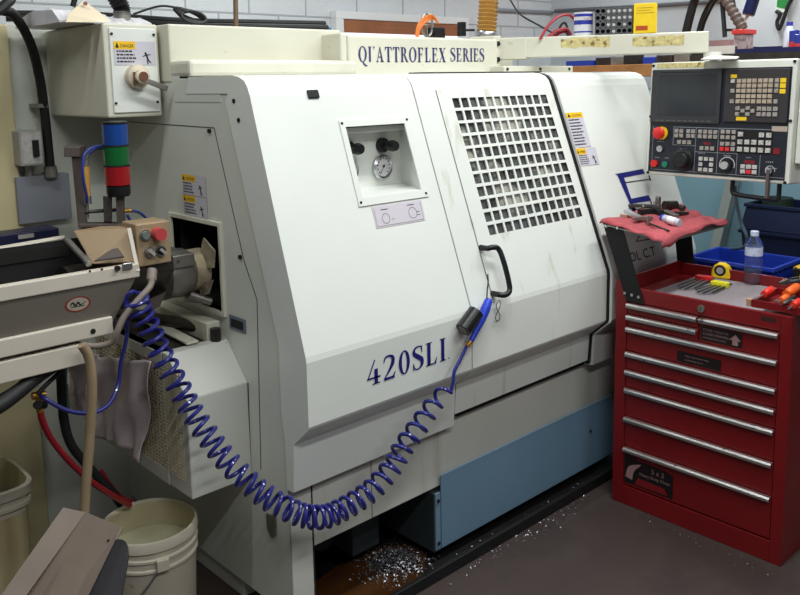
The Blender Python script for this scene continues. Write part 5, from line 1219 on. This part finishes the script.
# post with cylinder and signal tower
ps = MB().hexa([(0.9351,2.36,1.255), (0.9611,2.36,1.252), (0.9805,2.4,1.248), (0.9541,2.4,1.251), (0.9314,2.36,1.47), (0.9599,2.36,1.468), (0.979,2.4,1.465), (0.9501,2.4,1.467)])
ps.hexa([(0.9069,2.35,1.459), (0.9519,2.35,1.455), (0.9913,2.41,1.455), (0.9362,2.41,1.459), (0.9077,2.35,1.488), (0.954,2.35,1.484), (0.9964,2.41,1.484), (0.9384,2.41,1.488)])
ps.hexa([(0.9111,2.3,1.263), (1.094,2.3,1.244), (1.138,2.42,1.228), (0.9593,2.42,1.251), (0.912,2.3,1.274), (1.094,2.3,1.25), (1.139,2.42,1.237), (0.96,2.42,1.26)])
ps.build('post', brown_steel, bf, bevel=.002)
p0, p1 = Vector((0.9689,2.37,1.34)), Vector((0.9725,2.37,1.427))
MB().cyl(p0, p1, .0125, 16).build('air_cylinder', amber, bf, smooth=True)
MB().cyl((0.9687,2.37,1.317), p0, .0145, 14).cyl(p1, (0.9738,2.37,1.444), .0135, 14).cyl((0.9669,2.37,1.274), (0.9687,2.37,1.317), .006, 10).cyl((0.9771,2.37,1.45), (0.9809,2.37,1.461), .009, 10).build('cylinder_cap', worn_steel, bf, smooth=True)
MB().tube(spl([(1.025,2.36,1.481), (0.9973,2.35,1.481), (0.966,2.34,1.469), (0.9514,2.335,1.436), (0.9509,2.335,1.391), (0.9604,2.345,1.346), (0.9642,2.355,1.322)], 8), .0042, 8).tube(spl([(1.034,2.38,1.474), (1.01,2.38,1.473), (0.9877,2.38,1.457)], 8), .0042, 8).tube(spl([(1.094,2.36,1.283), (1.119,2.36,1.277), (1.143,2.36,1.256), (1.155,2.36,1.23)], 8), .0042, 8).tube(spl([(1.084,2.36,1.272), (1.095,2.36,1.249), (1.099,2.36,1.224)], 6), .0042, 8).build('air_tube', mat('dark blue tube', (46, 58, 130), .35), bf, smooth=True)
MB().cyl((1.069,2.36,1.286), (1.097,2.36,1.284), .006, 10).build('tube_fitting', brass, bf, smooth=True)
MB().cyl((0.9585,2.36,1.296), (1.051,2.36,1.291), .0055, 8).hexa([(1.004,2.34,1.263), (1.028,2.34,1.26), (1.054,2.4,1.25), (1.029,2.4,1.253), (1.006,2.34,1.339), (1.033,2.34,1.336), (1.06,2.4,1.328), (1.032,2.4,1.331)]).build('valve_block', mat('dark valve', (52, 48, 46), .5, var=.5, vscale=70), bf, bevel=.002)
MB().hexa([(1.037,2.33,1.248), (1.063,2.33,1.245), (1.082,2.37,1.241), (1.055,2.37,1.244), (1.04,2.33,1.345), (1.067,2.33,1.342), (1.085,2.37,1.337), (1.058,2.37,1.34)]).build('tower_post', brown_steel, bf, bevel=.002)
tc0, tc1 = Vector((1.054,2.34,1.334)), Vector((1.055,2.34,1.552)); tv = tc1-tc0; TL_ = tv.length
tw = MB().lathe([(0, 0), (.030, 0), (.034, .008), (.034, TL_*.14), (.031, TL_*.15), (0, TL_*.15)], tc0, tv, 28).build('signal_tower', black, bf, smooth=True)
MB().lathe([(0, TL_*.965), (.0368, TL_*.965), (.0368, TL_*.99), (.030, TL_), (0, TL_)], tc0, tv, 28).build('tower_cap', black, tw, smooth=True)
for f0, f1, m, nm in ((.155, .40, lens_red, 'red_lens'), (.425, .665, lens_green, 'green_lens'), (.69, .96, lens_blue, 'blue_lens')):
    MB().lathe([(0, TL_*f0), (.0358, TL_*f0), (.0358, TL_*f1), (0, TL_*f1)], tc0, tv, 32).build(nm, m, tw, smooth=True)
for f in (.40, .665): MB().lathe([(.0358, TL_*f), (.0368, TL_*(f+.002)), (.0368, TL_*(f+.023)), (.0358, TL_*(f+.025))], tc0, tv, 28).build('tower_ring', blackm, tw, smooth=True)

# ------------------------------------------------------------------ air hose and blow gun
gn = thing('air_blow_gun', 'blue air blow gun with black cylinder hooked on the lathe front', 'air gun', (1.953,1.743,0.8725))
yg = 1.752
g0, g1, g2 = Vector((2.013,1.752,0.9351)), Vector((1.978,1.752,0.8786)), Vector((1.93,1.752,0.8226))
MB().tube([g0+(g0-g1)*.18, g0+(g0-g1)*.08, g0*.6+g1*.4, g1, g1*.5+g2*.5, g2], [.008, .0135, .0165, .013, .0100, .0088], 12).build('gun_body', blue_gun, gn, smooth=True)
MB().tube(spl([(2.003,1.75,0.9274), (2.015,1.757,0.974), (2.023,1.76,0.9988), (2.023,1.762,1.025)], 5), .0024, 6).build('nozzle', dark_steel, gn, smooth=True)
k0, k1 = Vector((1.95,1.748,0.9152)), Vector((1.888,1.748,0.8691)); 
kk = MB().cyl(k0, k1, .0265, 22).build('black_cylinder', black, gn, smooth=True)
MB().cyl(k1, k1+(k1-k0)*.02, .016, 18).build('cylinder_end', grey_hose, kk, smooth=True)
MB().cyl(g2, (1.91,1.752,0.8106), .0075, 10).cyl((1.918,1.752,0.8154), (1.913,1.752,0.8065), .0095, 6).build('brass_fitting', brass, gn, smooth=True)
rc_ = MB().tube(spl([(2.056,1.742,0.9353), (2.059,1.755,0.9188), (2.076,1.768,0.8958), (2.101,1.776,0.8685), (2.097,1.777,0.8518), (2.082,1.777,0.855), (2.081,1.776,0.8727), (2.087,1.768,0.8937), (2.079,1.755,0.9148), (2.058,1.742,0.9348)], 6), .0013, 5)
tag(rc_.build('wire_clip', dark_steel, smooth=True), 'small wire clip hanging from the lower end of the door handle', 'clip')
ah = thing('coiled_air_hose', 'coiled blue air hose sagging across the front of the lathe', 'hose', (1.3,1.72,0.5243))
lead = spl([(1.91,1.752,0.8106), (1.873,1.748,0.774), (1.844,1.745,0.7458), (1.832,1.74,0.7143), (1.822,1.74,0.6873)], 6)
# centre line of the coil with a turn count at every node
nodes = [((1.8,1.74,0.6935), 0), ((1.746,1.74,0.6663), 1), ((1.671,1.735,0.616), 3), ((1.603,1.73,0.5726), 5), ((1.553,1.73,0.5265), 7), ((1.49,1.73,0.49), 9), ((1.429,1.735,0.4707), 11), ((1.37,1.74,0.4606), 13), ((1.32,1.745,0.4584), 15), ((1.273,1.75,0.4734), 17), ((1.238,1.77,0.491), 19), ((1.194,1.79,0.5262), 21), ((1.164,1.83,0.557), 23), ((1.135,1.87,0.5993), 25), ((1.112,1.92,0.6451), 27), ((1.092,1.96,0.6965), 29), ((1.072,2,0.7541), 31), ((1.056,2.03,0.8138), 33), ((1.032,2.05,0.881), 35), ((1.008,2.06,0.9439), 37), ((0.9914,2.07,1.004), 39), ((0.9737,2.08,1.054), 41), ((0.9651,2.08,1.094), 42.5)]
cpts = spl([n_[0] for n_ in nodes], 24); turns = []
for i in range(len(nodes)-1):
    for j in range(24): turns.append(nodes[i][1]+(nodes[i+1][1]-nodes[i][1])*j/24)
turns.append(nodes[-1][1])
hose = []; aref = None
for i, p in enumerate(cpts):
    dv = (cpts[min(i+1, len(cpts)-1)]-cpts[max(i-1, 0)]).normalized()
    if aref is None: aref, _b = frame(dv)
    aref = (aref-dv*aref.dot(dv)).normalized(); bref = dv.cross(aref)
    fr_ = i/len(cpts); R_ = .029 if fr_ > .1 else .022+.007*fr_/.1
    an = 2*PI*turns[i]
    hose.append(p+(aref*math.cos(an)+bref*math.sin(an))*R_)
def resample(pts, step):
    out = [pts[0]]; acc = 0
    for i in range(1, len(pts)):
        acc += (pts[i]-pts[i-1]).length
        if acc >= step: out.append(pts[i]); acc = 0
    return out
fine = spl(hose, 3)
tail = spl([hose[-1], Vector((0.9594,2.09,1.107)), Vector((0.9458,2.1,1.086)), Vector((0.9466,2.1,1.016))], 5)
MB().tube(lead+resample(fine, .006)+tail[1:], .0058, 8).build('hose_coil', blue_hose, ah, smooth=True)
MB().tube(spl([(0.9574,2.13,1.05), (0.9553,2.13,0.9802), (0.9332,2.13,0.9091), (0.916,2.12,0.8509), (0.8761,2.1,0.8111), (0.8265,2.1,0.8032), (0.7726,2.12,0.8215), (0.7303,2.15,0.8578), (0.7279,2.17,0.8639)], 8), .0058, 8).build('hose_tail', blue_hose, ah, smooth=True)

# ------------------------------------------------------------------ other hoses, sheet and pails at the lower left
th_ = MB().tube(spl([(0.8036,2.06,1.003), (0.8189,2.06,0.9648), (0.8214,2.06,0.892), (0.812,2.06,0.8), (0.7963,2.06,0.6958), (0.7806,2.06,0.5912), (0.7699,2.06,0.4839), (0.7744,2.1,0.3218)], 8), .0125, 10)
tag(th_.build('tan_hose', tan_hose, smooth=True), 'tan hose hanging straight down from the bar feeder beam', 'hose')
gh = MB().tube(spl([(1.034,2.12,1.13), (1.006,2.08,1.114), (0.9654,2.07,1.087), (0.9236,2.07,1.049), (0.9018,2.07,1.013), (0.8907,2.08,0.9863), (0.8609,2.1,0.9779), (0.8218,2.12,0.9852)], 8), .0088, 10).cyl((1.04,2.13,1.147), (1.026,2.11,1.122), .014, 10)
tag(gh.build('grey_cable', grey_hose, smooth=True), 'grey flexible conduit curving down from the button box', 'cable')
rh_ = MB().tube(spl([(0.7245,2.17,0.8212), (0.7328,2.18,0.7829), (0.7587,2.2,0.7185), (0.8085,2.22,0.6326), (0.8762,2.25,0.5393), (0.9604,2.3,0.4442), (1.026,2.35,0.375)], 8), .0085, 10)
tag(rh_.build('red_hose', red_hose, smooth=True), 'red hose running down to the right under the bar feeder', 'hose')
mv = thing('hose_fitting', 'brass and steel hose tee below the bar feeder at the left', 'fitting', (0.7262,2.17,0.8426))
MB().cyl((0.7077,2.17,0.8641), (0.7405,2.17,0.8604), .010, 10).cyl((0.7252,2.17,0.8619), (0.7241,2.17,0.8159), .009, 10).build('tee_body', brass, mv, smooth=True)
MB().cyl((0.7115,2.15,0.8442), (0.7424,2.19,0.8242), .011, 10).build('valve_knob', blackm, mv, smooth=True)
for lab, pts, r, m in (('thick black cable bundle sloping under the feeder beam', [(0.5335,2.08,0.8726), (0.6087,2.1,0.8876), (0.6589,2.12,0.9016), (0.7254,2.15,0.9237), (0.7946,2.18,0.937)], .020, rubber),
                       ('black cable behind the thick bundle under the feeder', [(0.5898,2.2,0.8518), (0.6769,2.2,0.8807), (0.7567,2.2,0.9251), (0.7988,2.2,0.9589)], .012, rubber),
                       ('black hose dropping behind the red hose to the floor', [(0.8798,2.42,0.9048), (0.8745,2.42,0.7991), (0.8738,2.42,0.6755), (0.891,2.42,0.5884), (0.9396,2.42,0.5018), (1.002,2.42,0.401), (1.052,2.45,0.3103)], .0135, rubber),
                       ('thin black cable sloping to the tee under the feeder', [(0.8215,2.16,0.9406), (0.7797,2.16,0.9127), (0.7387,2.16,0.8853), (0.7196,2.16,0.8689)], .006, rubber),
                       ('second red hose along the floor beside the white pail', [(1.002,2.5,0.4464), (1.028,2.48,0.3833), (1.046,2.45,0.3538), (1.055,2.4,0.3552)], .008, red_hose)):
    tag(MB().tube(spl(pts, 8), r, 10).build('black_hose' if m is rubber else 'red_hose', m, smooth=True), lab, 'hose')
# wrinkled sheet hanging over the guard flank
sr = random.Random(21); rows = []; NJ, NI = 34, 24
cTL, cTR, cBR, cBL = Vector((1.055,2.824,0.7488)), Vector((1.075,2.252,0.8446)), Vector((1.05,2.302,0.533)), Vector((1.04,2.799,0.5468))
for i in range(NI+1):
    r = []; f = i/NI
    for j in range(NJ+1):
        h = j/NJ; a_ = cTL+(cTR-cTL)*h; b_ = cBL+(cBR-cBL)*h; p = a_+(b_-a_)*f
        p.x += -.010*math.sin(17*h+2.5*f)-.007*math.sin(33*h-4*f)-.006*math.sin(9*f+12*h)+sr.uniform(-.002, .002)
        p.z += .010*math.sin(11*h)*f-.02*math.sin(PI*h)*f*f
        p.y += .006*math.sin(8*f+1)*(1 if h > .5 else -1)
        r.append(p)
    rows.append(r)
o = MB().grid(rows).build('plastic_sheet', sheet_m, smooth=True, solid=.002)
tag(o, 'wrinkled greyish plastic sheet hanging over the perforated guard', 'sheet')
tag(MB().hexa([(0.9989,2.74,0.6703), (1.009,2.74,0.6677), (1.02,2.77,0.6569), (1.01,2.77,0.6596), (1.006,2.74,0.7658), (1.019,2.74,0.7627), (1.031,2.77,0.7529), (1.017,2.77,0.7562)]).hexa([(1.002,2.74,0.5782), (1.011,2.74,0.5684), (1.022,2.77,0.5566), (1.013,2.77,0.5665), (0.9989,2.74,0.6703), (1.012,2.74,0.6668), (1.023,2.77,0.6561), (1.01,2.77,0.6596)]).build('green_board', mat('green board', (70, 120, 100), .5)), 'narrow green board edge behind the wrinkled sheet', 'board')
# round white pail
pc = Vector((1.03,2.233,0.37)); RP = .138
pa_ = thing('bucket', 'round white plastic bucket with wire handle beside the lathe base', 'bucket', (pc.x, pc.y, 0))
c = Vector((pc.x, pc.y, 0))
MB().lathe([(0, 0), (RP*.86, 0), (RP*.87, .006), (RP*.955, .27), (RP*.965, .275), (RP*1.0, .277), (RP*1.0, .284), (RP*.975, .288), (RP*.975, .306), (RP*1.01, .309), (RP*1.01, .316), (RP*.98, .32), (RP*.98, .336), (RP*1.02, .339), (RP*1.02, .362), (RP*1.0, .37), (RP*.965, .37), (RP*.95, .36)], c, (0, 0, 1), 48).build('bucket_body', pail, pa_, smooth=True)
MB().lathe([(RP*.95, .362), (RP*.93, .29), (RP*.85, .03), (0, .03)], c, (0, 0, 1), 48).build('bucket_inside', pail_in, pa_, smooth=True)
MB().lathe([(0, .285), (RP*.93, .285)], c, (0, 0, 1), 48).build('milky_coolant', mat('milky coolant', (196, 192, 160), .25, var=.05, vscale=6), pa_)
hd = Vector((-.24, -1.06, 0)).normalized(); hs_ = Vector((0, 0, 1)).cross(hd)
e1 = c+hd*RP*1.0+Vector((0, 0, .30)); 
lug = MB().obox(e1+hd*.004, hd*.008, hs_*.018, (0, 0, .018)); lug.build('handle_lug', pail, pa_, bevel=.003)
e2 = c-hd*RP*1.0+Vector((0, 0, .30)); mid = c-hs_*(RP+.015)+Vector((0, 0, .12))
arc = []
for k in range(13):
    t = PI*k/12; arc.append(c+hd*math.cos(t)*(RP*1.03)-hs_*math.sin(t)*(RP*1.14)+Vector((0, 0, .30-.20*math.sin(t))))
MB().tube(arc, .0028, 6).build('wire_handle', steel, pa_, smooth=True)
# square-ish pail at the far left
qc = Vector((.712, 2.785, 0))
sp_ = thing('pail', 'stained cream rounded square pail at the left edge of the floor', 'bucket', qc)
def sqring(w, z, n=40, e=4.5):
    out = []
    for k in range(n):
        t = 2*PI*k/n; ca, sa = math.cos(t), math.sin(t); rr = w/((abs(ca)**e+abs(sa)**e)**(1/e)); out.append(qc+Vector((rr*ca, rr*sa, z)))
    return out
def sqloft(prof):
    mb = MB(); R0 = [sqring(w, z) for w, z in prof]; n = 40
    for i in range(len(R0)-1):
        for k in range(n): mb.poly([R0[i][k], R0[i][(k+1) % n], R0[i+1][(k+1) % n], R0[i+1][k]])
    mb.poly(R0[0]); return mb
sqloft([(.118, 0), (.132, .335), (.142, .338), (.142, .350), (.136, .354), (.136, .372), (.146, .376), (.147, .405), (.140, .41), (.134, .408)]).build('pail_body', pail, sp_, smooth=True)
mb = MB(); R0 = [sqring(w, z) for w, z in ((.134, .408), (.124, .08))]
for k in range(40): mb.poly([R0[0][k], R0[0][(k+1) % 40], R0[1][(k+1) % 40], R0[1][k]])
mb.poly(R0[1]); mb.build('pail_inside', cream_dark, sp_, smooth=True)
# folded sheet chute in the near corner
sct = thing('sheet_chute', 'dirty beige folded chute with a grey rolled edge in the near left corner', 'chute', (.35, 1.35, 0))
dA, dB, dC, dD = Vector((0.6437,1.832,0.7101)), Vector((0.6912,1.824,0.683)), Vector((0.713,1.682,0.6941)), Vector((0.718,1.643,0.6632))
lA, lB, lC, lD = Vector((0.3581,1.656,0.5734)), Vector((0.416,1.678,0.5417)), Vector((0.5031,1.499,0.6019)), Vector((0.591,1.438,0.5677))
def ext(a, b): # carry the run on down to the floor
    v = (b-a); return a+v*((a.z-.004)/(-v.z)) if v.z < 0 else b
lo = [ext(a, b) for a, b in ((dA, lA), (dB, lB), (dC, lC), (dD, lD))]
hi = [dA, dB, dC, dD]
nrm = ((hi[2]-hi[1]).cross(lo[1]-hi[1])).normalized()
nrm = nrm if nrm.z < 0 else -nrm
m_ = MB()
for i in range(2):
    q = [hi[i], hi[i+1], lo[i+1], lo[i]]; m_.hexa([*q, *[v+nrm*.006 for v in q]])
m_.build('chute_sheet', scoop_m, sct, bevel=.002)
rr_ = MB(); a0, b0 = hi[2], lo[2]
ax_ = (b0-a0).normalized(); sd_ = (hi[3]-hi[2]); sd_ = (sd_-ax_*sd_.dot(ax_)).normalized(); ud_ = ax_.cross(sd_); ud_ = ud_ if ud_.z > 0 else -ud_
L0, L1 = [], []
w0 = (hi[3]-hi[2]); w1 = (lo[3]-lo[2]); s0_ = ax_*.035
for k in range(13):
    t = k/9; bl_ = math.sin(PI*min(t, 1.25))
    L0.append(a0+s0_+(w0-ax_*w0.dot(ax_))*min(t, 1.0)*1.0+ud_*(.020*bl_)-ud_*(.03*max(0, t-1))+ax_*.02*min(t, 1))
    L1.append(b0+(w1-ax_*w1.dot(ax_))*min(t, 1.0)+ud_*(.020*bl_)-ud_*(.03*max(0, t-1)))
rr_.grid([L0, L1]); rr_.build('rolled_edge', gunmetal, sct, smooth=True, solid=.003)
MB().cyl(hi[2]+(lo[2]-hi[2])*.02+(hi[1]-hi[2])*.15-nrm*.0, hi[2]+(lo[2]-hi[2])*.02+(hi[1]-hi[2])*.15-nrm*.0015, .003, 8).build('rivet_hole', blackm, sct)

# ------------------------------------------------------------------ camera, light, world
cd = bpy.data.cameras.new('camera'); cam = bpy.data.objects.new('camera', cd); COL.objects.link(cam)
rx, uy_, bz = ((0.730432,-0.682753,-0.017800),(0.114246,0.096447,0.988760),(-0.673362,-0.724255,0.148449))
cam.matrix_world = basis(Vector((0, 0, 1.65)), Vector(rx), Vector(uy_), Vector(bz))
cd.sensor_width = 36; cd.lens = 838/800*36; cd.shift_x = 0.0; cd.shift_y = (207.5-297.5)/800; cd.clip_start = .02
S.camera = cam

def area(name, loc, sx, sy, power, rot=(0, 0, 0), col=(1, 1, 1)):
    l = bpy.data.lights.new(name, 'AREA'); l.shape = 'RECTANGLE'; l.size = sx; l.size_y = sy; l.energy = power; l.color = col
    o = bpy.data.objects.new(name, l); COL.objects.link(o); o.location = loc; o.rotation_euler = rot; return o
LP = 1.0
cool = (.96, 1.0, .99)
for i, (x, y, p) in enumerate(((1.9, 1.15, 38), (3.5, 1.10, 36), (2.4, 3.1, 21), (.1, 1.9, 16), (.4, -.3, 44), (2.0, -.9, 26), (4.9, 2.5, 27))):
    area('fluorescent_light', (x, y, 3.1), 1.25, .16, p*LP, (0, 0, 0), cool)
W = bpy.data.worlds.new('world'); S.world = W; W.use_nodes = True
W.node_tree.nodes['Background'].inputs['Color'].default_value = (.80, .86, .90, 1); W.node_tree.nodes['Background'].inputs['Strength'].default_value = .10
S.view_settings.view_transform = 'Standard'; S.view_settings.look = 'None'; S.view_settings.gamma = 1; S.view_settings.use_curve_mapping = False
S.view_settings.exposure = 0.0
